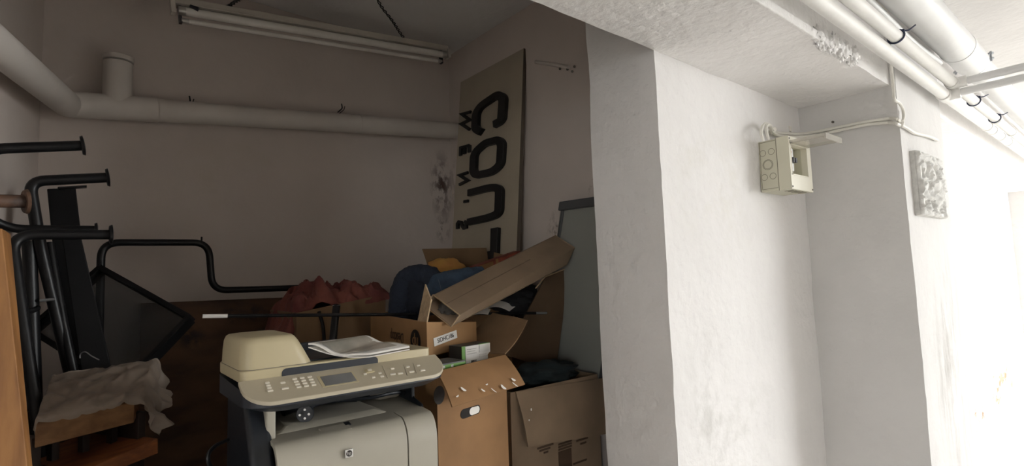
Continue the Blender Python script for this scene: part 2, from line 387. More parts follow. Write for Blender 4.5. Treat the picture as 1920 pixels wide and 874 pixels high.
# cover: four sides and a front frame with the window
OX0, OX1, OZ0, OZ1 = BX0 + .012, BX1 - .035, BZ0 + .055, BZ1 - .028
cv = MB()
cv.box((BX0, BY, BZ0), (OX0, YS, BZ1)); cv.box((OX1, BY, BZ0), (BX1, YS, BZ1)); cv.box((OX0, BY, BZ0), (OX1, YS, OZ0)); cv.box((OX0, BY, OZ1), (OX1, YS, BZ1))
cv.build('cover', 'box_beige', t, world=True)
ff = MB(); e = .0015
ff.box((BX0 + e, BY - e, BZ0 + e), (OX0, BY, BZ1 - e)); ff.box((OX1, BY - e, BZ0 + e), (BX1 - e, BY, BZ1 - e)); ff.box((OX0, BY - e, BZ0 + e), (OX1, BY, OZ0)); ff.box((OX0, BY - e, OZ1), (OX1, BY, BZ1 - e))
ff.build('front_frame', 'box_cream', t, world=True)
wi = MB(); s_ = .004
for (a, b) in (((OX0, BY - .003, OZ0), (OX1, BY + .02, OZ0 + s_)), ((OX0, BY - .003, OZ1 - s_), (OX1, BY + .02, OZ1)), ((OX0, BY - .003, OZ0), (OX0 + s_, BY + .02, OZ1)), ((OX1 - s_, BY - .003, OZ0), (OX1, BY + .02, OZ1))): wi.box(a, b)
wi.build('window_rim', 'box_cream', t, world=True)
for (px, py, r) in ((1430, 288, .0118), (1446, 284, .0118), (1433.5, 333, .0118), (1449.5, 330, .0118), (1439.7, 309, .0195), (1439.7, 309, .0160)):
    c = at(px, py, x=BX0 + .0015)
    MB().tube([c + Vector((0, r * math.cos(a), r * math.sin(a))) for a in [2 * math.pi * k / 28 for k in range(29)]], .0007, 5, False).build('knockout', 'box_line', t, world=True)
pan = MB()
q0, q1 = (YS + .004, BZ0 + .012), (YB - .006, BZ1 - .008)
pan.tube([(BX0 + .0015, q0[0], q0[1]), (BX0 + .0015, q1[0], q0[1])], .0008, 4); pan.tube([(BX0 + .0015, q0[0], q1[1]), (BX0 + .0015, q1[0], q1[1])], .0008, 4); pan.tube([(BX0 + .0015, q1[0], q0[1]), (BX0 + .0015, q1[0], q1[1])], .0008, 4)
pan.tube([(BX0 - .0003, YS, BZ0), (BX0 - .0003, YS, BZ1)], .0011, 4)
pan.build('panel_line', 'box_line', t, world=True)
for (x, z) in ((BX0 + .008, BZ0 + .01), (BX1 - .008, BZ0 + .01), (BX0 + .008, BZ1 - .01), (BX1 - .008, BZ1 - .01)):
    MB().tube([(x, BY - .003, z), (x, BY, z)], .0035, 8).build('screw', 'screw_dark', t, world=True)
for k in range(5):
    MB().box((BX0 + .03 + .03 * k, BY + .01, BZ0 - .0008), (BX0 + .045 + .03 * k, YS - .004, BZ0 + .001)).build('vent_slot', 'box_line', t, world=True)
bk = MB().box((OX0 + .006, BY + .012, OZ0 + .02), (OX0 + .055, YS + .002, OZ1 - .012)).build('breaker', 'breaker_white', t, bevel=.002, world=True)
for k in range(2):
    MB().box((OX0 + .014 + .022 * k, BY - .004, OZ0 + .05), (OX0 + .026 + .022 * k, BY + .014, OZ0 + .068)).build('toggle', 'breaker_black', bk, world=True)
MB().box((OX0 + .012, BY + .0105, OZ1 - .03), (OX0 + .04, BY + .0125, OZ1 - .024)).build('red_mark', 'breaker_red', t, world=True)
LY = at(1549, 257, x=BX0 + .02).y
lid = MB().box((OX0 - .004, LY, OZ1 - .002), (OX1 + .004, BY - .002, OZ1 + .0015)); ld = lid.build('lid', 'clear_lid', t, world=True)
lip = MB(); lip.box((OX0 - .004, LY - .004, OZ1 - .010), (OX1 + .004, LY + .002, OZ1 + .012)); lip.box((OX0 - .004, LY, OZ1 - .002), (OX0, BY - .002, OZ1 + .010)); lip.box((OX1, LY, OZ1 - .002), (OX1 + .004, BY - .002, OZ1 + .010))
lip.build('lid_rim', 'clear_lid', t, bevel=.001, world=True)
MB().tube([(OX0, BY - .004, OZ1 + .001), (OX1, BY - .004, OZ1 + .001)], .004, 8).build('hinge', 'box_beige', t, world=True)
# cables of the box
XCF = 2.48                              # face of the pillar towards the box
CR = .0062
def cable(name, label, pts, r=CR, m='white_cable', n=8, cat='cable'):
    return tag(MB().tube(spline(pts, n), r, 8).build(name, m, smooth=True), label, cat)
Bp = lambda px, py, d=.012: at(px, py, y=YB - d)
Cp = lambda px, py, d=.012: at(px, py, x=XCF - d)
Dp = lambda px, py, d=.012: at(px, py, y=.60 - d)
cable('supply_cable', 'upper white cable looping from the fuse box along the recess side',
      [Bp(1431, 264, .05), Bp(1427, 248, .05), Bp(1432, 234, .04), Bp(1440, 233, .035), Bp(1445, 243, .03), Bp(1452, 248), Bp(1475, 250), Bp(1496, 251, .02), Cp(1520, 249), Cp(1560, 241), Cp(1610, 231), Cp(1655, 224), Cp(1672, 222, .016), Dp(1682, 224), Dp(1688, 230), Dp(1690, 234)])
cable('supply_cable', 'lower white cable looping from the fuse box along the recess side',
      [Bp(1441, 262, .05), Bp(1437, 246, .048), Bp(1438, 236, .05), Bp(1445, 236, .045), Bp(1448, 247, .03), Bp(1460, 254), Bp(1480, 257), Bp(1498, 257, .02), Cp(1530, 254), Cp(1580, 243), Cp(1625, 234), Cp(1655, 231), Cp(1670, 230, .016), Dp(1680, 232), Dp(1687, 235)])
mb = MB()
for (px, py) in ((1449, 246),):
    c = Bp(px, py, .02); mb.tube([c - Vector((.012, 0, .004)), c + Vector((.012, 0, .008))], .012, 10)
tag(mb.build('cable_gland', 'white_cable', smooth=True), 'white cable gland above the fuse box', 'cable gland')
cable('pillar_cable', 'white cable looping down the pillar edge from the pipes', [Dp(1671, 110, .05), Dp(1672, 135), Dp(1675, 165), Dp(1677, 186), Dp(1686, 193), Dp(1693, 206), Dp(1694, 222), Dp(1689, 232)], .0055)
cable('pillar_cable', 'cut white cable end sagging across the pillar above the plaster plaque', [Dp(1689, 234), Dp(1700, 240), Dp(1714, 249), Dp(1730, 253), Dp(1745, 257), Dp(1757, 263)], .0068)
lump('cable_clip', Dp(1689, 232, .014), (UX, UY, UZ), (.012, .012, .014), 'white_cable', 2.2, .2); tag(bpy.data.objects['cable_clip'], 'white clip gathering the cables on the pillar edge', 'cable clip')
c = Bp(1482, 242, .004); tag(MB().box(c - Vector((.008, .003, .012)), c + Vector((.008, .004, .012))).build('wall_plug', 'white_cable', bevel=.002), 'tiny white plastic clip on the niche wall above the fuse box', 'wall clip')
c = Cp(1562, 229, .001); tag(MB().tube([c, c - Vector((.006, 0, 0))], .005, 8).build('nail', 'screw_dark'), 'small dark nail in the recess side', 'nail')

# ------------------------------------------------------------------ cast plaster relief on the pillar
rx = at(1705, 283, y=.60).x; rz1 = at(1705, 283, y=.60).z; rz0 = at(1716, 404, y=.60).z
RY = .60 - at(1717, 289, x=rx).y; RT = max(.03, min(.07, RY)); rx1 = at(1775, 365, y=.60 - RT).x
t = thing('plaster_relief', 'grey-white cast plaster relief plaque fixed to the pillar', 'plaque', (rx, .60, rz0))
MB().box((rx, .60 - RT + .012, rz0), (rx1, .605, rz1)).build('slab', 'relief_plaster', t, bevel=.004, world=True)
NU, NV = 44, 64; vs = []; W_, H_ = rx1 - rx, rz1 - rz0
for j in range(NV + 1):
    for i in range(NU + 1):
        u, v = i / NU, j / NV; edge = min(u, 1 - u, v, 1 - v) * 10
        p = Vector((u * 3.2 + .5 * math.sin(v * 6), 0, v * 3.4))
        d, _ = noise.voronoi(p * 1.15 + Vector((3.3, 0, 1.1))); rg = max(0, 1 - (d[1] - d[0]) * 2.6)
        h = (rg ** 1.5) * .026 - .008 + noise.noise(Vector((u * 9, 2, v * 12))) * .007
        if edge < .7: h = max(h, .010)
        if v > .86: h = .012 + noise.noise(Vector((u * 22, 5, v * 25))) * .008
        if edge <= .01: h = 0
        vs.append((rx + u * W_, .60 - RT + .012 - h, rz0 + v * H_))
MB().add(vs, [(j*(NU+1)+i, j*(NU+1)+i+1, (j+1)*(NU+1)+i+1, (j+1)*(NU+1)+i) for j in range(NV) for i in range(NU)]).build('relief_face', 'relief_plaster', t, smooth=True, angle=70, world=True)

# ------------------------------------------------------------------ strip light hanging in the alcove
L0, L1 = at(320, 10, y=2.25), at(838, 99, y=2.25); ln = (L1 - L0).length
t = thing('strip_light', 'unlit double fluorescent strip light hanging aslant from twisted wires', 'strip light', tuple((L0 + L1) / 2))
Mf = frame_of(L0, L1 - L0, (0, 1, .0))
fx = MB().box((0, -.026, .002), (ln, .026, .008), Mf); fx.box((0, -.02, .008), (ln, .02, .03), Mf); fx.build('housing', 'lamp_enamel', t, bevel=.002, world=True)
def fp(x, y, z): return Mf @ Vector((x, y, z))
for (y, z, r, x0, x1) in ((-.012, -.019, .0165, .02, ln - .02), (.0, -.051, .0095, .03, ln - .04)):
    tb = MB().tube([fp(x0 + .02, y, z), fp(x1 - .02, y, z)], r, 16).build('tube', 'lamp_glass', t, smooth=True, world=True)
    for (a, b) in ((x0, x0 + .024), (x1 - .024, x1)):
        MB().tube([fp(a, y, z), fp(b, y, z)], r * 1.03, 16).build('end_cap', 'lamp_metal', t, smooth=True, world=True)
for x in (-.004, ln - .012):
    MB().box((x, -.03, -.036), (x + .016, .006, .012), Mf).build('lamp_holder', 'lamp_enamel', t, bevel=.002, world=True)
for x in (.022, ln - .045):
    MB().box((x, -.008, -.062), (x + .01, .012, .006), Mf).build('lamp_holder', 'breaker_black', t, world=True)
MB().tube([fp(.06, -.02, .0), fp(.085, -.03, -.012)], .008, 8).build('starter', 'breaker_black', t, world=True)
def twisted(pts, nm):
    P = spline(pts, 14)
    for ph in (0, math.pi):
        MB().tube([p + Vector((math.cos(i * .75 + ph), math.sin(i * .75 + ph) * .6, 0)) * .007 for i, p in enumerate(P)], .0026, 5).build(nm, 'black_wire', t, world=True)
wa, wb = at(422, 13, y=2.25), at(762, 78, y=2.25)
twisted([wa + Vector((-.05, 0, -.005)), wa, at(440, 4, y=2.22), at(455, -12, y=2.2), Vector((at(470, -30, y=2.18).x, 2.15, HC))], 'hanging_wire')
twisted([wb, at(748, 58, y=2.24), at(735, 38, y=2.22), at(715, 12, y=2.2), Vector((at(700, -10, y=2.18).x, 2.16, HC))], 'hanging_wire')

# ------------------------------------------------------------------ drain pipe round the alcove
t = thing('drain_pipe', 'painted drain pipe along the back wall with a capped upright stub', 'pipe', (.2, 2.47, 2.2))
pr, pm = at(829, 243, y=2.475), at(150, 197, y=2.475)
path = bends([pr + Vector((.16, 0, .012)), pm, Vector((-.035, 2.47, 2.175)), Vector((-.17, 1.85, 2.135)), Vector((-.34, 1.05, 2.08))], .13, 8)
MB().tube(path, .0455, 22).build('pipe_run', 'alcove_pipe', t, smooth=True, world=True)
c = at(221, 150, y=2.475); ct = at(221, 108, y=2.475)
cpipe = pm + (pr - pm) * ((c.x - pm.x) / (pr.x - pm.x))
MB().tube([cpipe, Vector((c.x, 2.475, ct.z - .022))], .047, 22).build('stub', 'alcove_pipe', t, smooth=True, world=True)
MB().tube([Vector((c.x, 2.475, ct.z - .016)), Vector((c.x, 2.475, ct.z + .004))], .05, 22).build('cap', 'alcove_pipe', t, bevel=.004, smooth=True, world=True)
dr = (pr - pm).normalized()
mb = MB(); mb.tube([cpipe - dr * .13, cpipe + dr * .13], .0485, 22); mb.build('tee_sleeve', 'alcove_pipe', t, bevel=.003, smooth=True, world=True)
cj = pm + (pr - pm) * .72; mb = MB().tube([cj - dr * .05, cj + dr * .05], .0475, 22); mb.build('joint_sleeve', 'alcove_pipe', t, bevel=.003, smooth=True, world=True)
for px in (357, 642):
    c = at(px, 190 if px < 400 else 203, y=2.49); mb = MB().tube(bends([c + Vector((0, .06, -.005)), c, c + Vector((-.004, 0, .022))], .01), .003, 6); mb.tube(bends([c + Vector((.008, .06, -.01)), c + Vector((.008, 0, -.006)), c + Vector((.012, 0, .012))], .01), .002, 6)
    mb.build('hook', 'black_wire', t, world=True)
# remains of a bracket on the right wall
t = thing('wall_bracket', 'painted-over bracket stub on the wall right of the leaning sign', 'bracket', tuple(at(1045, 122, x=XS)))
MB().tube([at(1004, 116, x=XS - .008), at(1066, 126, x=XS - .012)], .008, 8).build('bar', 'alcove_pipe', t, smooth=True, world=True)
for (px, py) in ((1050, 129), (1064, 130), (1073, 134), (1077, 125)):
    MB().tube([at(px, py, x=XS + .01), at(px, py, x=XS - .012)], .006, 8).build('screw', 'screw_dark', t, world=True)

# ------------------------------------------------------------------ alcove materials
mat('black_steel', (.008, .008, .009), .38, spec=.3, nz=.2, nscale=30, bump=.05, bscale=50)
mat('rusty_steel', (.16, .085, .05), .6, .5, 26, (.05, .03, .022), bump=.2, bscale=60)
mat('black_sheet', (.006, .006, .0065), .6, .2, 12, spec=.2)
mat('cardboard', (.27, .14, .054), .8, .16, 9, bump=.06, bscale=30)
mat('cardboard_dark', (.21, .125, .062), .85, .2, 8, bump=.06, bscale=30)
mat('cardboard_grey', (.26, .185, .12), .8, .2, 7, bump=.1, bscale=24)
mat('card_edge', (.50, .36, .22), .85, .3, 60)
mat('tape', (.33, .22, .12), .25, .2, 18, bump=.25, bscale=50)
mat('tape_shine', (.80, .78, .74), .15)
mat('print_black', (.018, .014, .012), .7)
mat('print_brown', (.07, .040, .022), .8)
mat('paper_white', (.74, .72, .68), .6, .03, 20)
mat('label_white', (.72, .70, .66), .6)
mat('dark_hollow', (.015, .012, .010), .9)
mat('printer_beige', (.46, .395, .25), .42, .04, 12)
mat('printer_grey', (.36, .335, .275), .42, .04, 12)
mat('printer_panel', (.44, .39, .29), .42, .04, 12)
mat('printer_black', (.010, .012, .016), .35)
mat('printer_blue_black', (.016, .02, .028), .4)
mat('printer_button', (.66, .62, .53), .4)
mat('printer_display', (.20, .20, .20), .25, .25, 9)
mat('seam', (.17, .15, .12), .6)
mat('chrome', (.75, .75, .75), .2, metal=1)
mat('magazine_page', (.42, .37, .31), .5, .45, 14, (.20, .19, .16))
mat('cardboard_shaded', (.115, .07, .038), .85, .2, 8)  # cardboard darkened: the shade on the tall box is put into its colour
mat('denim_navy', (.014, .021, .038), .95, .35, 30, (.008, .012, .022), bump=.5, bscale=120)
mat('red_cloth', (.20, .062, .044), .95, .45, 9, (.13, .034, .03), bump=.4, bscale=60)
mat('denim', (.040, .066, .105), .95, .35, 30, (.022, .038, .065), bump=.5, bscale=120)
mat('denim_dark', (.010, .014, .025), .95, .3, 30, bump=.4, bscale=100)
mat('denim_thread', (.10, .11, .13), .9)
mat('yellow_cloth', (.46, .26, .055), .9, .3, 12, (.40, .17, .05), bump=.3, bscale=50)
mat('dark_cloth', (.012, .012, .014), .95, bump=.4, bscale=40)
mat('teal_cloth', (.010, .018, .020), .95, bump=.4, bscale=40)
mat('board_cream', (.40, .345, .265), .7, .10, 5)
mat('board_edge', (.10, .08, .06), .8)
mat('letter_black', (.006, .006, .006), .5)
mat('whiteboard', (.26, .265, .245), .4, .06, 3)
mat('whiteboard_frame', (.07, .072, .075), .45)
mat('plywood', (.125, .06, .026), .7, .6, 5, (.055, .026, .012), bump=.15, bscale=10, stretch=(1, 1, 3), stains=(
    ((.55, 2.4, 1.38), (.12, .5, .05), (.015, .008, .005), 1, 18, .45, .55), ((.64, 2.4, 1.29), (.06, .5, .04), (.012, .007, .005), 1, 14, .4, .5),
    ((.36, 2.4, 1.30), (.06, .5, .06), (.02, .01, .006), 1, 16, .45, .55)))
mat('cardboard_tan', (.40, .225, .10), .8, .14, 9, bump=.06, bscale=30)
mat('pine', (.34, .155, .045), .6, .5, 7, (.20, .082, .022), bump=.12, bscale=14, stretch=(6, 6, .8))
mat('pine_edge', (.46, .38, .25), .75, .2, 12)
mat('orange_wood', (.26, .085, .022), .6, .4, 9, (.14, .04, .012), stretch=(1, 6, 6))
mat('cabinet_wood', (.23, .115, .045), .6, .4, 8, (.14, .06, .022), stretch=(1, 6, 6))
mat('dark_wood', (.025, .014, .009), .6, .3, 10)
mat('green_pack', (.10, .26, .022), .5)
mat('dark_pack', (.05, .05, .048), .5, .3, 20)
mat('red_print', (.25, .055, .028), .6, .4, 30, (.16, .03, .018))
clear('plastic_film', (.54, .45, .37), .28, .46)
clear('wrap_film', (.20, .185, .17), .15, .4)
clear('smoked_glass', (.50, .51, .52), .05, .06)
ZP = .72                                # raised floor the things stand on
def on_plane(px, py, o, n):
    r = toworld(Vector((px - 960, py - 437, FPX))); o = Vector(o); n = Vector(n)
    return EYE + r * ((o - EYE).dot(n) / r.dot(n))

# ------------------------------------------------------------------ leaning sign
sa, sb = Vector((1.655, 2.415, 2.598)), Vector((1.655, 1.869, 2.598))       # top edge
sd = (Vector((1.566, 2.14, 1.63)) - Vector((1.655, 2.14, 2.598))).normalized()     # down the board
bot = (2.598 - ZP) / -sd.z
eu = (sb - sa).normalized(); en = eu.cross(-sd).normalized()
if en.x > 0: en = -en
t = thing('shop_sign', 'tall cream board with raised black letters leaning on end in the corner', 'sign', tuple((sa + sb) / 2 + sd * bot))
bd = MB(); q = [sa, sb, sb + sd * bot, sa + sd * bot]
bd.hexa([p - en * .020 for p in q], q); bd.build('board', 'board_cream', t, bevel=.001, world=True)
eg = MB(); q2 = [sb + eu * .002, sb + eu * .0001, sb + eu * .0001 + sd * bot, sb + eu * .002 + sd * bot]
eg.hexa([p - en * .02 for p in q2], [p - en * .001 for p in q2]); eg.build('edge', 'board_edge', t, world=True)
def suv(cx_, cy_):        # crop pixel -> board coordinates (u across, v down)
    p = on_plane(820 + cx_ / 2.08, 60 + cy_ / 2.08, sa, en) - sa
    return (p.dot(eu), p.dot(sd))
Ms = frame_of(sa + en * .001, eu, -sd)
VS = 1.6                                # the letters are broad: drawn stretched, then squeezed back along the board
Ml = Ms @ Matrix.Diagonal((1, 1 / VS, 1, 1))
def letter(nm, pts, w, h, r=.09, closed=False):
    P = [Vector((suv(*p)[0], -suv(*p)[1] * VS, 0)) for p in pts]
    if closed: P = [(P[0] + P[1]) / 2] + P[1:] + [P[0], (P[0] + P[1]) / 2]
    if r: P = bends(P, r, 7)
    MB().stroke([(p.x, p.y) for p in P], w, h, Ml).build(nm, 'letter_black', t, bevel=.002, world=True)
letter('letter', [(180, 393), (157, 380), (160, 303), (244, 247), (266, 260), (260, 348), (230, 364)], .056, .022)
letter('letter', [(195, 436), (246, 423), (260, 438), (255, 520), (222, 548), (160, 561), (149, 545), (152, 474)], .056, .022, .08, True)
letter('letter', [(130, 630), (212, 609), (252, 610), (249, 710), (208, 726), (128, 743)], .056, .022)
letter('letter', [(235, 766), (229, 1000)], .056, .022, 0)
letter('letter', [(226, 868), (120, 888)], .056, .022, 0)
for pts in ([(135, 313), (100, 322), (131, 344), (98, 360), (131, 382)],
            [(129, 444), (96, 453), (95, 484)], [(130, 443), (129, 471)], [(112, 448), (111, 477)],
            [(124, 549), (92, 560), (123, 580), (90, 597)],
            [(125, 660), (108, 663)],
            [(111, 739), (117, 743), (117, 763), (108, 766), (103, 759), (97, 743), (89, 741), (84, 748), (84, 769)]):
    letter('small_letter', pts, .024, .012, 0)

# ------------------------------------------------------------------ whiteboard against the right wall
wn = Vector((-1, 0, 0)); wo = Vector((1.60, 1.5, 1.8))
w0, w1 = on_plane(1056, 384, wo, wn), on_plane(1120, 375, wo, wn); wdn = (on_plane(1046, 452, wo, wn) - w0).normalized()
wr = (w1 - w0).normalized(); wl_ = (w0.z - ZP - .02) / -wdn.z
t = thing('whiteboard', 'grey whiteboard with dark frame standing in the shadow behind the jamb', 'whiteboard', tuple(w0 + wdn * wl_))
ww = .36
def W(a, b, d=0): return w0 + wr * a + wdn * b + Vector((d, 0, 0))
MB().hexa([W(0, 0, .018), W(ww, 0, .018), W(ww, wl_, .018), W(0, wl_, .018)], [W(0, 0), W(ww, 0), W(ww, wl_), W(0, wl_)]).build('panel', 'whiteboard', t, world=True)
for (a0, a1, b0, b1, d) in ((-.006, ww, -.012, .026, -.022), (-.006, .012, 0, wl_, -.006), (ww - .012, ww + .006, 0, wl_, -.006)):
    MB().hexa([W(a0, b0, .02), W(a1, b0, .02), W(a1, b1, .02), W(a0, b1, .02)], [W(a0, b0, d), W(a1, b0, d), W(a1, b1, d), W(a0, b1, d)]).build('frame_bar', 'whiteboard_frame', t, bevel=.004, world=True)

# ------------------------------------------------------------------ printer
X0, X1, YF, YK = .245, .672, 1.062, 1.13      # sides, front edge of the control panel, rear edge of it
pk = at(446, 713, y=YK); pf = at(600, 737, y=YF)
zk, zf = pk.z - .003, pf.z
t = thing('laser_printer', 'beige and grey multifunction laser printer with open document tray', 'printer', ((X0 + X1) / 2, 1.28, ZP))
# lower body: side profile extruded along X
def profile(name, prof, x0, x1, m, bevel=.006, parent=None, seg=3):
    mb = MB(); n = len(prof)
    mb.add([(x0, y, z) for y, z in prof] + [(x1, y, z) for y, z in prof], [tuple(range(n)), tuple(reversed(range(n, 2 * n)))] + [(i, n + i, n + (i+1) % n, (i+1) % n) for i in range(n)])
    return mb.build(name, m, parent or t, bevel=bevel, world=True, seg=seg)
ZB = at(511, 832, y=1.13).z                   # top front line of the body
bx0, bx1 = .305, .655
arc = [(1.096 + .034 * (1 - math.cos(a)) , ZB - .06 + .06 * math.sin(a)) for a in [R(90) * k / 8 for k in range(9)]]
prof = [(1.104, ZP + .2), (1.096, ZB - .2)] + arc + [(1.33, ZB + .012), (1.35, ZB + .005), (1.35, ZP + .2)]
profile('body', prof, bx0 + .012, bx1 - .012, 'printer_black', .004)
door = [(1.098, ZP + .22), (1.090, ZB - .2)] + [(y - .006, z + .001) for y, z in arc] + [(1.16, ZB + .0045), (1.16, ZB - .004)] + [(y + .002, z - .006) for y, z in reversed(arc)] + [(1.10, ZP + .22)]
xs = at(753, 800, y=1.12).x
fd = profile('front_door', door, bx0, xs - .0015, 'printer_grey', .0035)
profile('front_corner', door, xs + .0015, bx1, 'printer_grey', .0035)
top = [(1.158, ZB - .01), (1.158, ZB + .0042), (1.33, ZB + .018), (1.345, ZB + .014), (1.345, ZB - .01)]
profile('top_cover', top, bx0, bx1, 'printer_grey', .003)
hx0, hx1 = at(602, 817, y=1.12).x, at(664, 806, y=1.12).x
MB().hexa([(hx0, 1.112, ZB - .014), (hx1, 1.112, ZB - .014), (hx1, 1.15, ZB - .008), (hx0, 1.15, ZB - .008)], [(hx0 + .004, 1.118, ZB - .002), (hx1 - .004, 1.116, ZB + .001), (hx1 - .004, 1.15, ZB + .0065), (hx0 + .004, 1.15, ZB + .0065)]).build('door_handle', 'printer_grey', t, bevel=.003, world=True)
MB().hexa([(hx1 - .012, 1.134, ZB + .0005), (hx1, 1.134, ZB + .0005), (hx1, 1.15, ZB + .006), (hx1 - .012, 1.15, ZB + .006)], [(hx1 - .012, 1.136, ZB + .0045), (hx1, 1.136, ZB + .0045), (hx1, 1.15, ZB + .0072), (hx1 - .012, 1.15, ZB + .0072)]).build('handle_recess', 'printer_black', t, world=True)
# raised output tray on top
ta, tb_ = at(535, 803, z=ZB + .02), at(690, 785, z=ZB + .02)
tr = MB(); x0_, x1_ = .345, .545
tr.hexa([(x0_ - .025, 1.165, ZB + .003), (x1_ + .03, 1.165, ZB + .003), (x1_ + .01, 1.305, ZB + .012), (x0_ - .02, 1.305, ZB + .012)], [(x0_, 1.182, ZB + .015), (x1_, 1.182, ZB + .015), (x1_ - .008, 1.305, ZB + .022), (x0_ + .005, 1.305, ZB + .022)])
tr.build('output_tray', 'printer_grey', t, bevel=.008, world=True, seg=3)
# black flanks, tray cassette below
profile('side_panel', [(1.12, ZP + .2), (1.11, ZB - .05), (1.135, ZB - .005), (1.18, zf - .02), (1.33, zf - .02), (1.34, ZP + .2)], X0 + .02, bx0 + .006, 'printer_black', .012)
profile('side_panel', [(1.13, ZP + .2), (1.125, ZB - .08), (1.16, ZB + .01), (1.20, ZB + .02), (1.20, zf - .02), (1.33, zf - .02), (1.34, ZP + .2)], bx1 - .004, X1 - .012, 'printer_black', .006)
MB().box((X0 + .01, 1.10, ZP), (X1 - .01, 1.36, ZP + .205)).build('paper_cassette', 'printer_grey', t, bevel=.008, world=True)
# columns that carry the scanner, dark back of the slot
c0, c1 = at(496, 790, y=1.16), at(513, 790, y=1.16)
MB().box((c0.x, 1.15, ZB - .01), (c1.x + .002, 1.20, zf - .012)).build('column', 'printer_grey', t, bevel=.004, world=True)
c0, c1 = at(716, 750, y=1.26), at(766, 750, y=1.26)
MB().box((min(c0.x, .585), 1.26, ZB + .01), (min(c1.x, bx1), 1.312, zf - .012)).build('column', 'printer_grey', t, bevel=.012, world=True)
MB().box((X0 + .03, 1.31, ZB), (X1 - .03, 1.338, zf - .015)).build('slot_back', 'printer_black', t, world=True)
# scanner: black tub with a rounded plan, then the control panel and the lid
def plan(x0, x1, y0, y1, rf, rb, n=7):
    out = []
    for (cx_, cy_, r, a0) in ((x0 + rf, y0 + rf, rf, 180), (x1 - rf, y0 + rf, rf, 270), (x1 - rb, y1 - rb, rb, 0), (x0 + rb, y1 - rb, rb, 90)):
        for k in range(n + 1):
            a = R(a0 + 90 * k / n); out.append((cx_ + r * math.cos(a), cy_ + r * math.sin(a)))
    return out
tub = MB(); lo = plan(X0 + .03, X1 - .02, YF + .02, 1.34, .05, .04); hi = plan(X0, X1 + .003, YF, 1.345, .052, .05); n = len(lo)
def pz(y): return zk + (zf - zk) * (YK - y) / (YK - YF) if y < YK else zk
tub.add([(x, y, zf - .026) for x, y in lo] + [(x, y, zf - .012) for x, y in hi] + [(x, y, pz(y) - .007) for x, y in hi], [tuple(reversed(range(n))), tuple(range(2*n, 3*n))] + [(r*n+i, r*n+(i+1)%n, (r+1)*n+(i+1)%n, (r+1)*n+i) for r in (0, 1) for i in range(n)])
tub.build('scanner_tub', 'printer_blue_black', t, smooth=True, world=True)
pnl = [p for p in plan(X0 - .001, X1 + .006, YF - .003, YK + .06, .05, .004)]
pm_ = MB(); n = len(pnl)
pm_.add([(x, y, pz(min(y, YK)) - .0075) for x, y in pnl] + [(x, y, pz(min(y, YK))) for x, y in pnl], [tuple(reversed(range(n))), tuple(range(n, 2*n))] + [(i, (i+1)%n, n+(i+1)%n, n+i) for i in range(n)])
# the panel face bends at YK: cut it there
po_ = MB()
def half(pts, keep):
    out = []
    for i, p in enumerate(pts):
        q_ = pts[(i+1) % len(pts)]
        if keep(p[1]): out.append(p)
        if keep(p[1]) != keep(q_[1]):
            s = (YK - p[1]) / (q_[1] - p[1]); out.append((p[0] + (q_[0] - p[0]) * s, YK))
    return out
fr_ = half(pnl, lambda y: y <= YK)
n = len(fr_); po_.add([(x, y, pz(y) - .0078) for x, y in fr_] + [(x, y, pz(y)) for x, y in fr_], [tuple(reversed(range(n))), tuple(range(n, 2*n))] + [(i, (i+1)%n, n+(i+1)%n, n+i) for i in range(n)])
cp = po_.build('control_panel', 'printer_panel', t, bevel=.0015, world=True)
pn_o = Vector((0, YF, zf)); pn_n = Vector((1, 0, 0)).cross(Vector((0, YK - YF, zk - zf))).normalized()
def pp(cx_, cy_, h=0):     # on the panel, from the pixels of the [380,580,860,874] crop
    return on_plane(380 + cx_ / 2.973, 580 + cy_ / 2.973, pn_o, pn_n) + pn_n * h
pe1, pe2 = Vector((1, 0, 0)), Vector((0, YK - YF, zk - zf)).normalized()
def pbox(c, w, d, h, m, nm, base=-.001):
    M = frame_of(c, pe1, pe2); return MB().box((-w/2, -d/2, base), (w/2, d/2, h), M).build(nm, m, t, bevel=min(.0012, h * .4), world=True)
dc = pp(755, 390); pbox(dc, .076, .040, .0006, 'printer_beige', 'display_bezel'); pbox(dc + pn_n * .0006 + pe1 * .001, .066, .033, .0006, 'printer_display', 'display')
for r_ in range(4):
    for c_ in range(3):
        pbox(pp(512 + c_ * 42 + r_ * 8, 390 - c_ * 6 + r_ * 15), .0088, .0045, .0022, 'printer_button', 'key')
for (x, y, w) in ((360, 412, .008), (366, 426, .008), (371, 440, .008), (377, 456, .010), (447, 411, .009), (460, 443, .013),
                  (905, 363, .007), (952, 381, .007), (988, 357, .007), (1000, 376, .008), (1058, 333, .008), (1060, 363, .012), (1102, 359, .012),
                  (1143, 322, .008), (1165, 350, .012), (1202, 315, .008), (1226, 342, .012)):
    pbox(pp(x, y), w, .0045, .0022, 'printer_button', 'button')
pbox(pp(930, 346), .019, .012, .0028, 'printer_beige', 'arrow_pad'); pbox(pp(930, 346) + pn_n * .0028, .009, .006, .0015, 'printer_button', 'ok_key', 0)
for (xa, ya, xb, yb) in ((1000, 315, 1030, 385), (1120, 310, 1140, 370), (1172, 300, 1192, 358)):
    MB().tube([pp(xa, ya, .0003), pp(xb, yb, .0003)], .0004, 4).build('panel_line', 'seam', t, world=True)
# lid and document feeder
zl = zk + .0175              # top of the lid at its front
lidp = plan(X0 + .004, X1 - .006, YK - .001, 1.345, .014, .03); n = len(lidp)
lb = MB().add([(x, y, zk - .006) for x, y in lidp] + [(x, y, zl) for x, y in lidp], [tuple(reversed(range(n))), tuple(range(n, 2*n))] + [(i, (i+1)%n, n+(i+1)%n, n+i) for i in range(n)])
lb.build('scanner_lid', 'printer_beige', t, bevel=.003, world=True)
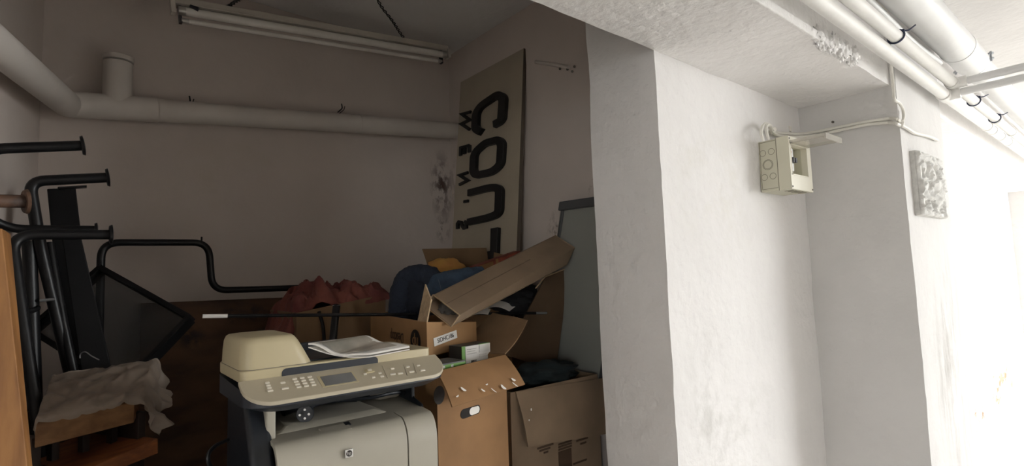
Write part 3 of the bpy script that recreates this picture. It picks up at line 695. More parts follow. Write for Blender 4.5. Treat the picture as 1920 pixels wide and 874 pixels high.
# recess in the lid's front for the fingers
g0, g1 = at(528, 702, y=YK).x, at(708, 681, y=YK).x
gz0 = zk - .001; gz1 = zk + (zl - zk) * .76
go = plan(g0, g1, gz0 - .004, gz1, .002, .009)
mb = MB(); n = len(go); mb.add([(x, YK - .0022, z) for x, z in go] + [(x, YK + .01, z) for x, z in go], [tuple(reversed(range(n))), tuple(range(n, 2*n))] + [(i, (i+1)%n, n+(i+1)%n, n+i) for i in range(n)])
mb.build('finger_recess', 'printer_blue_black', t, world=True)
# feeder hood: rounded frustum
ax1 = at(592, 681, y=YK + .004).x; zt = at(570, 633, y=1.155).z + .010
def hood(x0, x1, y0, y1, r): return plan(x0, x1, y0, y1, r, r, 6)
rows = []
for k, (s, dz) in enumerate(((0, 0), (.002, .45), (.005, .78), (.010, .92), (.016, .98), (.026, 1.0))):
    rows.append([(x, y, zl + .0006 + (zt - zl) * dz) for x, y in hood(X0 + .004 + s * .55, ax1 - .004 - .030 * dz - s * .35, YK + .001 + s * .8, 1.325 - s, .026)])
mb = MB(); n = len(rows[0]); vs = [p for r_ in rows for p in r_]
mb.add(vs, [tuple(reversed(range(n))), tuple(range(5*n, 6*n))] + [(r_*n+i, r_*n+(i+1)%n, (r_+1)*n+(i+1)%n, (r_+1)*n+i) for r_ in range(5) for i in range(n)])
mb.build('feeder_hood', 'printer_beige', t, smooth=True, angle=60, world=True)
rl = hood(X0 + .0035, ax1 - .002, YK + .0005, 1.325, .026); mb = MB(); n = len(rl)
mb.add([(x, y, zl - .0004) for x, y in rl] + [(x, y, zl + .0008) for x, y in rl], [tuple(reversed(range(n))), tuple(range(n, 2*n))] + [(i, (i+1)%n, n+(i+1)%n, n+i) for i in range(n)]); mb.build('hood_seam', 'seam', t, world=True)
# black document tray right of the hood
mb = MB().box((ax1 - .03, YK + .02, zl - .002), (ax1 + .12, 1.33, zl + .004)); mb.box((ax1 - .02, 1.32, zl), (ax1 + .12, 1.335, zl + .022)); mb.build('document_tray', 'printer_black', t, bevel=.003, world=True)
# badge and slots
bc = on_plane(654, 850, (0, 1.088, 0), (0, 1, 0))
Mb = frame_of(bc - Vector((0, .001, 0)), (1, 0, 0), (0, .03, 1))
MB().box((-.0085, -.0085, -.003), (.0085, .0085, .0012), Mb).build('badge', 'chrome', t, bevel=.001, world=True)
MB().prism([(.0062 * math.cos(2 * math.pi * k / 24), .0062 * math.sin(2 * math.pi * k / 24)) for k in range(24)], .0004, Mb @ Matrix.Translation((0, 0, .0011))).build('badge_disc', 'print_black', t, world=True)
text_mesh('badge_letters', 'hp', 'chrome', t, Mb @ Matrix.Translation((0, .0005, .0017)) @ Matrix.Shear('XY', 4, (.25, 0)) if False else Mb @ Matrix.Translation((0, .0008, .0017)), .0095)
MB().tube([at(424, 716, x=X0 + .012), at(425, 731, x=X0 + .012)], .001, 5).build('port_mark', 'chrome', t, world=True)
MB().tube([at(439, 740, x=X0 + .012), at(440, 748, x=X0 + .012)], .001, 5).build('port_mark', 'chrome', t, world=True)

# plug and cord lying in the slot
pc = at(572, 776, y=1.19)
t = thing('power_cord', 'black power cord with its round plug lying in the printer slot', 'power cord', tuple(pc))
pd = Vector((-.35, -.8, .1)).normalized()
MB().tube([pc - pd * .035, pc - pd * .02, pc, pc + pd * .004], [.009, .016, .0185, .017], 18).build('plug', 'printer_black', t, smooth=True, world=True)
Mp = frame_of(pc + pd * .004, pd.cross(UZ), UZ)
fz = 1 if Mp.to_3x3().col[2].dot(pd) > 0 else -1
for a in (0, 90, 180, 270):
    q = Mp @ Vector((.009 * math.cos(R(a)), .009 * math.sin(R(a)), 0)); MB().tube([q, q + pd * (.012 if a % 180 == 0 else .002)], .0026, 8).build('prong', 'chrome', t, world=True)
MB().tube(spline([pc - pd * .03, Vector((pc.x + .06, 1.26, ZB + .032)), Vector((.55, 1.22, ZB + .033)), Vector((.60, 1.22, ZB + .034)), Vector((.64, 1.23, ZB + .03)), Vector((.654, 1.25, ZB + .02))], 10), .0042, 8).build('cord', 'printer_black', t, smooth=True, world=True)
MB().tube(spline([Vector((.36, 1.25, ZB + .034)), Vector((.42, 1.26, ZB + .042)), Vector((.47, 1.26, ZB + .042)), Vector((.53, 1.25, ZB + .036))], 10), .014, 10).build('cord_bundle', 'printer_black', t, smooth=True, world=True)
q0 = at(445, 822, y=1.30)
tag(MB().tube(spline([at(450, 818, y=1.32), at(425, 826, y=1.3), at(402, 838, y=1.28), at(390, 856, y=1.27), at(398, 880, y=1.27), at(430, 900, y=1.28)], 8), .004, 8).build('loose_cable', 'black_steel', smooth=True), 'thin grey cable curling out beside the printer', 'cable')

# magazine on the printer
t = thing('magazine', 'folded magazine with white edges lying open-bent on the printer lid', 'magazine', tuple(at(680, 655, z=zl + .01)))
A_, B_, C_, D_ = at(578, 647, z=zl + .034), at(693, 666, z=zl + .006), at(768, 652, z=zl + .014), at(675, 634, z=zl + .034)
def sheet_grid(c, nu, nv, off, fn):
    vs = []
    for j in range(nv + 1):
        for i in range(nu + 1):
            u, v = i / nu, j / nv
            p = (c[0] * (1-u) + c[1] * u) * (1-v) + (c[3] * (1-u) + c[2] * u) * v
            vs.append(p + Vector((0, 0, off + fn(u, v))))
    return vs, [(j*(nu+1)+i, j*(nu+1)+i+1, (j+1)*(nu+1)+i+1, (j+1)*(nu+1)+i) for j in range(nv) for i in range(nu)]
def slab_grid(c, nu, nv, th, fn):
    a, f = sheet_grid(c, nu, nv, 0, fn); b, _ = sheet_grid(c, nu, nv, th, fn); n = len(a); mb = MB()
    rim = [i for i in range(nu)]; fs = [tuple(reversed(x)) for x in f] + [tuple(i + n for i in x) for x in f]
    bo = [i for i in range(nu + 1)] + [(j+1)*(nu+1)+nu for j in range(nv)] + [nv*(nu+1)+i for i in range(nu-1, -1, -1)] + [j*(nu+1) for j in range(nv-1, 0, -1)]
    k = len(bo); fs += [(bo[i], bo[(i+1)%k], bo[(i+1)%k]+n, bo[i]+n) for i in range(k)]
    return mb.add(a + b, fs)
wv = lambda u, v: -.010 * math.sin(u * math.pi * 1.0) * (1 - v) + .006 * math.sin(u * 3 * math.pi) * (1 - u)
slab_grid((A_, B_, C_, D_), 16, 8, .004, wv).build('pages', 'paper_white', t, smooth=True, world=True)
slab_grid((A_ * .93 + C_ * .07, A_ * .12 + B_ * .80 + C_ * .08, C_ * .72 + D_ * .12 + B_ * .16, D_ * .92 + A_ * .04 + C_ * .04), 16, 8, .0008, lambda u, v: wv(u, v) + .0042).build('printed_page', 'magazine_page', t, smooth=True, world=True)
slab_grid((A_ - UZ * .006, B_ - UZ * .005, C_ - UZ * .005, D_ - UZ * .012), 12, 6, .002, lambda u, v: -.008 * math.sin(u * math.pi)).build('back_pages', 'paper_white', t, smooth=True, world=True)

# ------------------------------------------------------------------ cartons
def carton(name, label, base, top, m, loc_z=None, th=.004, parts=True, cat='cardboard box', inner='dark_hollow'):
    """an open cardboard box from four lower and four upper corners (front-left, front-right, back-right, back-left)"""
    b = [Vector(p) for p in base]; u = [Vector(p) for p in top]
    c = sum(b, Vector()) / 4
    t = thing(name, label, cat, tuple(c)); cu = sum(u, Vector()) / 4
    names = ('front', 'right_side', 'back', 'left_side')
    for i in range(4):
        j = (i + 1) % 4
        ib = [p + (c - p).normalized() * th * 1.4 for p in (b[i], b[j])]; iu = [p + (Vector((cu.x, cu.y, p.z)) - p).normalized() * th * 1.4 for p in (u[i], u[j])]
        MB().hexa([b[i], b[j], ib[1], ib[0]], [u[i], u[j], iu[1], iu[0]]).build('side_wall', m, t, world=True)
    MB().hexa([p + (c - p) * .01 for p in b], [p + (c - p) * .01 + UZ * .005 for p in b]).build('bottom', m, t, world=True)
    return t
def flap(t, quad, m, th=.004, nm='flap', sag=0, nu=6, nv=6):
    q = [Vector(p) for p in quad]; n_ = (q[1] - q[0]).cross(q[3] - q[0]).normalized()
    if sag == 0: return MB().hexa([p - n_ * th for p in q], q).build(nm, m, t, world=True)
    vs = []
    for s in (0, -th):
        for j in range(nv + 1):
            for i in range(nu + 1):
                a, b_ = i / nu, j / nv
                p = (q[0] * (1-a) + q[1] * a) * (1-b_) + (q[3] * (1-a) + q[2] * a) * b_
                vs.append(p + n_ * (s + sag * math.sin(math.pi * b_) + sag * .6 * noise.noise(p * 9)))
    n = (nu+1) * (nv+1); f = [(j*(nu+1)+i, j*(nu+1)+i+1, (j+1)*(nu+1)+i+1, (j+1)*(nu+1)+i) for j in range(nv) for i in range(nu)]
    bo = [i for i in range(nu+1)] + [(j+1)*(nu+1)+nu for j in range(nv)] + [nv*(nu+1)+i for i in range(nu-1, -1, -1)] + [j*(nu+1) for j in range(nv-1, 0, -1)]; k = len(bo)
    return MB().add(vs, f + [tuple(reversed([i + n for i in x])) for x in f] + [(bo[i], bo[(i+1)%k], bo[(i+1)%k]+n, bo[i]+n) for i in range(k)]).build(nm, m, t, smooth=True, world=True)
V3 = Vector
# -- box with the hand hole, right of the printer
ex1 = V3((.975, .222, 0)).normalized(); ey1 = V3((-ex1.y, ex1.x, 0))
fl1 = V3((.742, 1.232, 0)); zt1 = 1.255
def B1(a, b, z): return fl1 + ex1 * a + ey1 * b + V3((0, 0, z))
w1_ = .292; d1_ = .25
t1 = carton('moving_box', 'brown cardboard box with an oval hand hole and taped front flap, beside the printer', [B1(0, 0, ZP), B1(w1_, 0, ZP), B1(w1_, d1_, ZP), B1(0, d1_, ZP)], [B1(0, 0, zt1), B1(w1_, 0, zt1 + .004), B1(w1_, d1_, zt1), B1(0, d1_, zt1)], 'cardboard')
fo = [B1(0, 0, zt1), B1(w1_, 0, zt1 + .004), on_plane(985, 720, (0, 1.222, 0), (0, 1, 0)), on_plane(848, 763, (0, 1.156, 0), (0, 1, 0))]
flap(t1, [fo[3], fo[2], fo[1], fo[0]], 'cardboard', .004, 'front_flap', .006)
# shreds of tape along the flap's lower edge
fn_ = (fo[2] - fo[3]).cross(fo[0] - fo[3]).normalized()
for (px, py, w, h, a) in ((868, 731, .018, .008, -50), (857, 744, .012, .004, 20), (905, 733, .014, .005, -50), (912, 722, .010, .004, 10), (943, 727, .020, .010, -60), (962, 713, .016, .009, -40), (965, 722, .022, .004, -60), (925, 733, .02, .003, -60)):
    c = on_plane(px, py, fo[3] + fn_ * .007, fn_); Mx = frame_of(c + fn_ * .002, fo[2] - fo[3], fo[0] - fo[3]) @ Matrix.Rotation(R(a), 4, 'Z')
    MB().prism([(w/2 * math.cos(2*math.pi*k/9) * (1 + .3 * math.sin(k * 2.3)), h/2 * math.sin(2*math.pi*k/9) * (1 + .3 * math.cos(k * 1.7))) for k in range(9)], .0006, Mx).build('tape_shred', 'tape_shine', t1, world=True)
hh = on_plane(882, 772, fl1, -ey1); Mh = frame_of(hh - ey1 * .0006, ex1, UZ)
def stadium(w, h, n=8): return [((w/2 - h/2) * (1 if abs(a) < 90 else -1) + h/2 * math.cos(R(a)), h/2 * math.sin(R(a))) for a in [-90 + 180 * k / n for k in range(n + 1)]] + [(-(w/2 - h/2) - h/2 * math.cos(R(a)), -h/2 * math.sin(R(a))) for a in [-90 + 180 * k / n for k in range(n + 1)]]
MB().prism(stadium(.082, .026), .0008, Mh).build('hand_hole', 'dark_hollow', t1, world=True)
MB().prism(stadium(.042, .021), .0007, Mh @ Matrix.Translation((.016, 0, .0006))).build('paper_seen_through_hole', 'paper_white', t1, world=True)
hc = on_plane(823, 741, fl1, -ey1); Mc = frame_of(hc - ey1 * .0006, ex1, UZ)
MB().prism([(.020 * math.cos(2*math.pi*k/24), .024 * math.sin(2*math.pi*k/24)) for k in range(24)], .0006, Mc).build('printed_disc', 'print_black', t1, world=True)
# right-hand flap, standing up and out
f0, f1 = B1(w1_, 0, zt1 + .004), B1(w1_, d1_, zt1)
flap(t1, [f0, f1, on_plane(925, 588, (0, 1.52, 0), (0, 1, 0)), on_plane(990, 602, (0, 1.33, 0), (0, 1, 0))], 'cardboard_dark', .004, 'side_flap', .006)
# packets inside it
def packet(name, label, c, yaw, pitch, size, m, stripes):
    t = thing(name, label, 'packet', tuple(c), (pitch, 0, yaw)); w, d, h = size
    MB().box((-w/2, -d/2, 0), (w/2, d/2, h)).build('carton', m, t, bevel=.001)
    for (x0, x1, z0, z1, mm, nm) in stripes:
        MB().box((-w/2 + w*x0, -d/2 - .0006, h*z0), (-w/2 + w*x1, -d/2 + .002, h*z1)).build(nm, mm, t)
    return t
gp = at(886, 681, y=1.372)
packet('toner_packet', 'upright white and bright green packet with barcode inside the hand-hole box', (gp.x, 1.385, gp.z), R(8), 0, (.118, .06, .058), 'dark_pack',
       ((.10, 1.0, .03, .97, 'label_white', 'white_panel'), (-.01, .12, 0, 1, 'green_pack', 'green_band'), (.58, .96, .55, .92, 'print_black', 'black_panel'), (.30, .5, .05, .22, 'print_black', 'barcode'), (.64, .94, .06, .13, 'print_black', 'text_line'), (.16, .5, .55, .59, 'seam', 'text_line'), (.16, .45, .67, .71, 'seam', 'text_line'), (.16, .5, .78, .82, 'seam', 'text_line'), (.58, .9, .3, .34, 'seam', 'text_line'), (.58, .85, .4, .44, 'seam', 'text_line'), (.58, .96, .93, 1.0, 'green_pack', 'green_edge')))
gp = at(838, 690, y=1.29)
packet('toner_packet', 'dark flat packet with a thin green and white edge beside the printer', (gp.x, 1.315, gp.z + .0), R(6), 0, (.105, .08, .016), 'dark_pack',
       ((0, 1, .1, .75, 'green_pack', 'green_band'), (.02, .3, .2, .6, 'label_white', 'white_panel'), (.5, .58, .2, .6, 'label_white', 'white_panel')))
# -- lower box at the jamb with its flap hanging down
zt2 = at(968, 735, y=1.40).z
t2 = carton('moving_box', 'cardboard box with printed lines and a hanging front flap, next to the white jamb', [(1.125, 1.405, ZP), (1.56, 1.405, ZP), (1.56, 1.62, ZP), (1.125, 1.62, ZP)], [(1.128, 1.405, zt2), (1.56, 1.405, zt2), (1.56, 1.62, zt2), (1.128, 1.62, zt2)], 'cardboard_grey')
flap(t2, [at(990, 838, y=1.375), at(1150, 812, y=1.375), at(1150, 706, y=1.400), at(968, 735, y=1.400)], 'cardboard_grey', .004, 'front_flap', .006)
for (px, py, w, h) in ((994, 812, .012, .016), (992, 788, .005, .006), (996, 768, .006, .010)):
    c = at(px, py, y=1.378); MB().prism([(w/2 * math.cos(2*math.pi*k/7), h/2 * math.sin(2*math.pi*k/7)) for k in range(7)], .001, frame_of(c, UX, UZ)).build('tape_shred', 'tape_shine', t2, world=True)
for (px, py, w) in ((1023, 837, .075), (1022, 843, .05), (1024, 848, .02), (1092, 824, .06), (1094, 831, .03), (1060, 830, .066), (1060, 835, .066), (1060, 840, .066), (1088, 866, .07)):
    c = at(px, py, y=1.4035); MB().box((c.x - w/2, c.y - .0005, c.z - .003), (c.x + w/2, c.y + .002, c.z + .003)).build('printed_line', 'print_brown', t2, world=True)
c = at(1060, 860, y=1.4035); MB().box((c.x - .032, c.y - .0005, c.z - .06), (c.x + .032, c.y + .002, c.z + .03)).build('printed_block', 'print_brown', t2, world=True)
o = lump('dark_garment', (1.40, 1.52, zt2 + .01), (UX, UY, UZ), (.14, .09, .045), 'teal_cloth', 5.5, .32, 40, 24, fq=2.2); tag(o, 'black-green garment heaped in the box next to the white jamb', 'garment')
# -- tall box behind it with a raised flap
t6 = carton('moving_box', 'dark tall cardboard box in the shadow with one big raised side', [(1.40, 1.65, ZP), (1.55, 1.65, ZP), (1.55, 1.84, ZP), (1.40, 1.84, ZP)], [(1.40, 1.65, 1.28), (1.55, 1.65, 1.28), (1.55, 1.84, 1.28), (1.40, 1.84, 1.28)], 'cardboard_shaded')
flap(t6, [at(942, 664, y=1.64), at(1042, 695, y=1.64), at(1064, 503, y=1.60), at(1022, 520, y=1.62)], 'cardboard_shaded', .005, 'raised_flap', .008)
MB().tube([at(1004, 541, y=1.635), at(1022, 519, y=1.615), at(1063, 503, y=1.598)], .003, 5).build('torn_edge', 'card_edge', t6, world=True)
# -- printed box on top of the hand-hole box
c3 = [V3((.813, 1.400, 0)), V3((1.040, 1.465, 0)), V3((1.075, 1.88, 0)), V3((.845, 1.86, 0))]
z3 = [1.268, 1.274, 1.28, 1.275]; h3 = .103; hr = .076
t3 = carton('printed_box', 'open cardboard box with upside-down printing and a white sticker', [V3((p.x, p.y, z)) for p, z in zip(c3, z3)], [V3((c3[0].x, c3[0].y, z3[0] + h3)), V3((c3[1].x, c3[1].y, z3[1] + hr)), V3((c3[2].x, c3[2].y, z3[2] + .10)), V3((c3[3].x, c3[3].y, z3[3] + .105))], 'cardboard_tan')
fx3 = (c3[1] - c3[0]).normalized(); fxt = V3((fx3.x, fx3.y, -.05)).normalized()
fn3 = V3((fx3.y, -fx3.x, 0)).normalized()
sc_ = on_plane(835.5, 634, c3[0] + fn3 * .001, fn3); s_r = (on_plane(857, 625, c3[0] + fn3 * .001, fn3) - on_plane(814, 641, c3[0] + fn3 * .001, fn3)); sw = s_r.length
Mst = frame_of(sc_, s_r, UZ)
MB().box((-sw/2, -.0125, 0), (sw/2, .0125, .0006), Mst).build('sticker', 'label_white', t3, world=True)
text_mesh('sticker_text', 'SIDHC186', 'print_black', t3, Mst @ Matrix.Translation((0, 0, .0009)), .0195, sx=.9)
ln3 = (c3[3] - c3[0]).normalized(); nn3 = V3((-ln3.y, ln3.x, 0)); nn3 = nn3 if nn3.x < 0 else -nn3
hd = on_plane(779, 640, c3[0] + nn3 * .0012, nn3); Mhp = frame_of(hd, ln3, -UZ)
if Mhp.to_3x3().col[2].dot(nn3) < 0: Mhp = frame_of(hd, -ln3, -UZ)
MB().prism([(.036 * math.cos(2*math.pi*k/32), .036 * math.sin(2*math.pi*k/32)) for k in range(32)], .0005, Mhp).build('logo_disc', 'print_black', t3, world=True)
text_mesh('logo_letters', 'hp', 'cardboard_tan', t3, Mhp @ Matrix.Translation((0, .004, .0009)), .055, sx=.8)
tx = on_plane(744, 632, c3[0] + nn3 * .0012, nn3)
text_mesh('printed_word', 'Desktop', 'print_brown', t3, frame_of(tx, Mhp.to_3x3().col[0], Mhp.to_3x3().col[1]) @ Matrix.Translation((0, 0, .0004)), .05, sx=.62)
q = [V3((c3[0].x, c3[0].y, z3[0] + h3)), V3((c3[0].x + .003, c3[0].y + .06, z3[0] + h3))]
flap(t3, [q[1], q[0], on_plane(808, 562, q[0], (0, 1, 0)), on_plane(797, 533, q[1], (0, 1, 0))], 'card_edge', .004, 'corner_flap')
# -- long narrow carton lying across
nTL, nTR, nBR = at(812, 553, y=1.50), at(862, 591, y=1.40), at(846, 613, y=1.395)
fTL, fTR, fBR = at(1041, 441, y=1.62), at(1078, 465, y=1.53), at(1063, 497, y=1.53)
nBL, fBL = nTL + (nBR - nTR), fTL + (fBR - fTR)
t4 = thing('long_carton', 'long dusty narrow carton lying slanted across the boxes, plastic poking out', 'cardboard box', tuple((nBL + nBR) / 2))
def wallq(a, b, c, d, cen, m='cardboard_grey', th=.004, nm='side_wall'):
    n_ = (b - a).cross(d - a).normalized()
    if n_.dot((a + c) / 2 - cen) < 0: n_ = -n_
    MB().hexa([p - n_ * th for p in (a, b, c, d)], [a, b, c, d]).build(nm, m, t4, world=True)
cen = (nTL + nBR + fTL + fBR) / 4
mT0, mT1 = (nTL * .52 + nTR * .48), (fTL * .52 + fTR * .48)
wallq(nTL, mT0, mT1, fTL, cen, nm='top_flap'); nd = (nTL - nBL) * .012; wallq(mT0 + nd, nTR, fTR, mT1 + nd, cen, nm='top_flap')
wallq(nTR, nBR, fBR, fTR, cen); wallq(nTL, nBL, fBL, fTL, cen); wallq(nBL, nBR, fBR, fBL, cen); wallq(fTL, fTR, fBR, fBL, cen, nm='end_wall')
MB().tube([mT0 + nd * .4, (mT0 * .35 + mT1 * .65) + nd * .4], .0011, 5).build('seam_line', 'print_brown', t4, world=True)
kx = (fTL - nTL).normalized(); ky = (nTR - nTL).normalized(); kz = kx.cross(ky)
ci = (nTL + nTR + nBL + nBR) / 4
o = lump('crumpled_plastic', ci + kx * .045 + (nBL - nTL) * .16, (kx, ky, kz), (.04, .034, .0075), 'wrap_film', 9.1, .3, 36, 22, t4, 3.6, True)
e_ = MB(); 
for (a, b) in ((nTL, nTR), (nTR, nBR), (nBR, nBL), (nBL, nTL)): e_.tube([a, b], .0022, 5)
e_.build('cut_edge', 'card_edge', t4, world=True)
# -- box behind with an upright flap, holding clothes
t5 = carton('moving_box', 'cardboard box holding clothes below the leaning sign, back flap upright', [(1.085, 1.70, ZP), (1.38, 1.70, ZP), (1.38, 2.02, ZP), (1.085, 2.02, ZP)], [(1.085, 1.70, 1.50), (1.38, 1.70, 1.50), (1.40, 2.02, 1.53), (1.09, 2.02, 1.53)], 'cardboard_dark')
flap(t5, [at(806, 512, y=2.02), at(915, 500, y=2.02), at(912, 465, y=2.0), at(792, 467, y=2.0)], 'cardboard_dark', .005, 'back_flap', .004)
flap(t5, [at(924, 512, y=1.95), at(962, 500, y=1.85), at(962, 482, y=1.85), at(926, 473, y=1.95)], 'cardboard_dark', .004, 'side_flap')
o = lump('yellow_cloth', at(835, 516, y=1.88), (UX, UY, UZ), (.095, .07, .07), 'yellow_cloth', 4.4, .18, 26, 16); tag(o, 'bundled yellow-orange cloth behind the jeans', 'cloth')
ca, cb = at(897, 514, y=1.74), at(978, 484, y=1.80)
t = thing('red_packet', 'red-brown printed packet wedged behind the long carton', 'packet', tuple(ca))
Mr = frame_of(ca, cb - ca, UZ); rl_ = (cb - ca).length
MB().box((0, -.012, -.04), (rl_, .034, 0), Mr).build('carton', 'red_print', t, bevel=.001, world=True)
for (x0, x1, y0, y1) in ((.04, .34, .010, .030), (.40, .46, -.008, .034), (.12, .30, -.008, .004)):
    MB().box((rl_ * x0, y0, -.001), (rl_ * x1, y1, .0006), Mr).build('pale_print', 'cardboard', t, world=True)
# -- jeans hanging out of it
t = thing('jeans', 'dark blue jeans slung over the edge of a box with one leg rolled', 'jeans', tuple(at(770, 590, y=1.72)))
def wrinkled_tube(pts, rr, m, nm, parent, seed, flat=1.0, n=22, k=8, amp=.12):
    P = spline(pts, k); R_ = []
    m_ = len(P)
    for i in range(m_):
        s = i / (m_ - 1) * (len(rr) - 1); a = int(min(s, len(rr) - 2)); R_.append(rr[a] + (rr[a+1] - rr[a]) * (s - a))
    mb = MB(); mb.tube(P, R_, n)
    for j, p in enumerate(mb.v):
        i = min(j // n, m_ - 1); d = p - P[i]
        w = 1 + amp * noise.noise(p * 26 + V3((seed, 0, 0))) + amp * .7 * noise.noise(V3((i * .55, seed, j % n * .25)))
        d = d * w; mb.v[j] = P[i] + d
    return mb.build(nm, m, parent, smooth=True, angle=80, world=True)
lg = wrinkled_tube([at(904, 516, y=1.60), at(880, 519, y=1.61), at(850, 526, y=1.63), at(822, 534, y=1.66), at(806, 540, y=1.70)], [.030, .034, .038, .044, .05], 'denim', 'leg', t, 1.0)
wrinkled_tube([at(904.5, 516, y=1.599), at(893, 517.5, y=1.605)], [.0335, .0345], 'denim', 'rolled_cuff', t, 3.0, k=4, amp=.06)
wrinkled_tube([at(826, 540, y=1.67), at(800, 522, y=1.70), at(778, 520, y=1.73), at(760, 535, y=1.74), at(752, 560, y=1.73), at(748, 600, y=1.72)], [.044, .05, .048, .046, .042, .04], 'denim_navy', 'waist', t, 7.0, k=10)
lump('fold', at(785, 562, y=1.70), (UX, UY, UZ), (.055, .05, .085), 'denim_dark', 8.8, .3, 24, 16, t, 2.5, True)
MB().tube([at(822, 524, y=1.612), at(828, 546, y=1.612)], .001, 5).build('seam', 'denim_thread', t, world=True)
# -- black and white odds and ends under the long carton
o = lump('dark_garment', at(965, 562, y=1.70), (UX, UY, UZ), (.13, .07, .06), 'dark_cloth', 3.3, .35, 36, 20); tag(o, 'crumpled black garment under the long carton', 'garment')
pa_ = [at(905, 582, y=1.62), at(955, 584, y=1.60), at(985, 560, y=1.70), at(935, 556, y=1.74)]
t = thing('leaflet', 'curled white leaflet between the long carton and the black garment', 'leaflet', tuple(pa_[0]))
slab_grid(pa_, 10, 6, .001, lambda u, v: .015 * math.sin(u * math.pi)).build('sheet', 'paper_white', t, smooth=True, world=True)
pa_ = [at(878, 594, y=1.58), at(915, 590, y=1.57), at(920, 580, y=1.62), at(885, 582, y=1.62)]
t = thing('leaflet', 'small white leaflet sticking out below the long carton', 'leaflet', tuple(pa_[0]))
slab_grid(pa_, 8, 4, .001, lambda u, v: .006 * math.sin(u * math.pi)).build('sheet', 'paper_white', t, smooth=True, world=True)

# -- box with red clothes, left of the jeans
t7 = carton('moving_box', 'cardboard box bulging with red clothes behind the printer', [(.60, 1.90, ZP), (.93, 1.93, ZP), (.93, 2.22, ZP), (.60, 2.22, ZP)], [(.592, 1.90, 1.398), (.94, 1.93, 1.445), (.94, 2.22, 1.44), (.592, 2.22, 1.40)], 'cardboard_dark')
c = at(598, 600, y=1.896); mb = MB().tube(spline([c + V3((0, 0, .03)), c + V3((.012, -.004, -.02)), c + V3((.016, -.004, -.08)), c + V3((.008, -.004, -.16))], 6), .006, 6); mb.build('strap', 'black_sheet', t7, world=True)
def cloth_heap(name, label, c, rx, ry, h, m, seed, drape=None, nu=64, nv=48):
    vs = []
    for j in range(nv + 1):
        for i in range(nu + 1):
            u, v = i / nu * 2 - 1, j / nv * 2 - 1
            p = V3((u * 2.9, v * 2.0, seed))
            d, _ = noise.voronoi(p * 1.2 + noise.noise_vector(p * 1.1) * .7); rg = max(0, 1 - (d[1] - d[0]) * 2.6)
            z = h * (.30 + .75 * rg + .45 * noise.noise(p * 1.6)) * (max(0, 1 - (u * u) ** 1.6) ** .5) * (max(0, 1 - (v * v) ** 1.6) ** .5)
            x = c[0] + rx * u * (1 + .08 * noise.noise(p * 2)); y = c[1] + ry * v * (1 + .08 * noise.noise(p * 2.4))
            vs.append(V3((x, y, c[2] + z + (drape(u, v) if drape else 0))))
    n = (nu+1) * (nv+1); f = [(j*(nu+1)+i, j*(nu+1)+i+1, (j+1)*(nu+1)+i+1, (j+1)*(nu+1)+i) for j in range(nv) for i in range(nu)]
    lo = [p - V3((0, 0, .012)) for p in vs]
    bo = [i for i in range(nu+1)] + [(j+1)*(nu+1)+nu for j in range(nv)] + [nv*(nu+1)+i for i in range(nu-1, -1, -1)] + [j*(nu+1) for j in range(nv-1, 0, -1)]; k = len(bo)
    o = MB().add(vs + lo, f + [tuple(reversed([i + n for i in x])) for x in f] + [(bo[i], bo[i]+n, bo[(i+1)%k]+n, bo[(i+1)%k]) for i in range(k)]).build(name, m, smooth=True, angle=85)
    sm = o.modifiers.new('soften', 'SMOOTH'); sm.factor = .5; sm.iterations = 3
    return tag(o, label, 'clothes')
cloth_heap('red_clothes', 'crumpled brick-red clothes heaped on the box behind the printer', (.765, 2.075, 1.405), .205, .155, .088, 'red_cloth', 2.4, lambda u, v: (-.09 * max(0, -u - .74) / .26 + .03 * u + .045 * math.exp(-((u + .40) / .22) ** 2)))
# -- small black tube leaning on that box, and the long rod
a_, b_ = at(631, 573, y=1.78), at(622, 660, y=1.72)
t = thing('black_tube', 'short open black tube upright in front of the red-clothes box', 'tube', tuple(b_ + V3((0, 0, -.3))))
d_ = (a_ - b_).normalized(); b2 = b_ - d_ * ((b_.z - ZP) / d_.z)
MB().tube([b2, a_], .0125, 14).build('shaft', 'black_steel', t, smooth=True, world=True); MB().tube([a_ - d_ * .001, a_ + d_ * .0006], .009, 14).build('bore', 'dark_hollow', t, world=True)
MB().tube([at(631, 573, y=1.78) + d_ * .0003 + V3((.0125 * math.cos(k * .4), .0125 * math.sin(k * .4), 0)) for k in range(17)], .0013, 5).build('rim', 'galvanised', t, world=True)
ra, rb_ = at(380, 593, y=1.755), at(1025, 587, y=1.60)
t = thing('display_rod', 'long thin black rod with white tips lying across the boxes', 'rod', tuple((ra + rb_) / 2))
rd = (rb_ - ra); MB().tube([ra + rd * .05, rb_ - rd * .045], .0056, 10).build('rod', 'black_steel', t, smooth=True, world=True)
MB().tube([ra, ra + rd * .052], .006, 10).build('tip', 'paper_white', t, smooth=True, world=True); MB().tube([rb_ - rd * .047, rb_], .005, 10).build('tip', 'galvanised', t, smooth=True, world=True)

# ------------------------------------------------------------------ things by the left wall
# stepped tube frame
sp = [at(186, 700, y=2.36), at(190, 455, y=2.36), at(391, 455, y=2.36), at(398, 545, y=2.36), at(588, 539, y=2.34), at(596, 580, y=2.34)]
lo_ = sp[0].copy(); lo_.z = ZP; en_ = sp[-1].copy(); en_.z = ZP
t = thing('stepped_tube_frame', 'black bent steel tube frame stepping down across the back wall', 'tube frame', tuple(lo_))
MB().tube(bends([lo_] + sp[1:5] + [V3((sp[5].x, sp[5].y, ZP))], .055, 8), .0128, 14).build('tube', 'black_steel', t, smooth=True, world=True)
for (px, py) in ((378, 448), (575, 534)):
    c = at(px, py, y=2.36); MB().tube([c - V3((0, 0, .012)), c + V3((0, 0, .008))], .0035, 6).build('screw', 'black_steel', t, world=True)
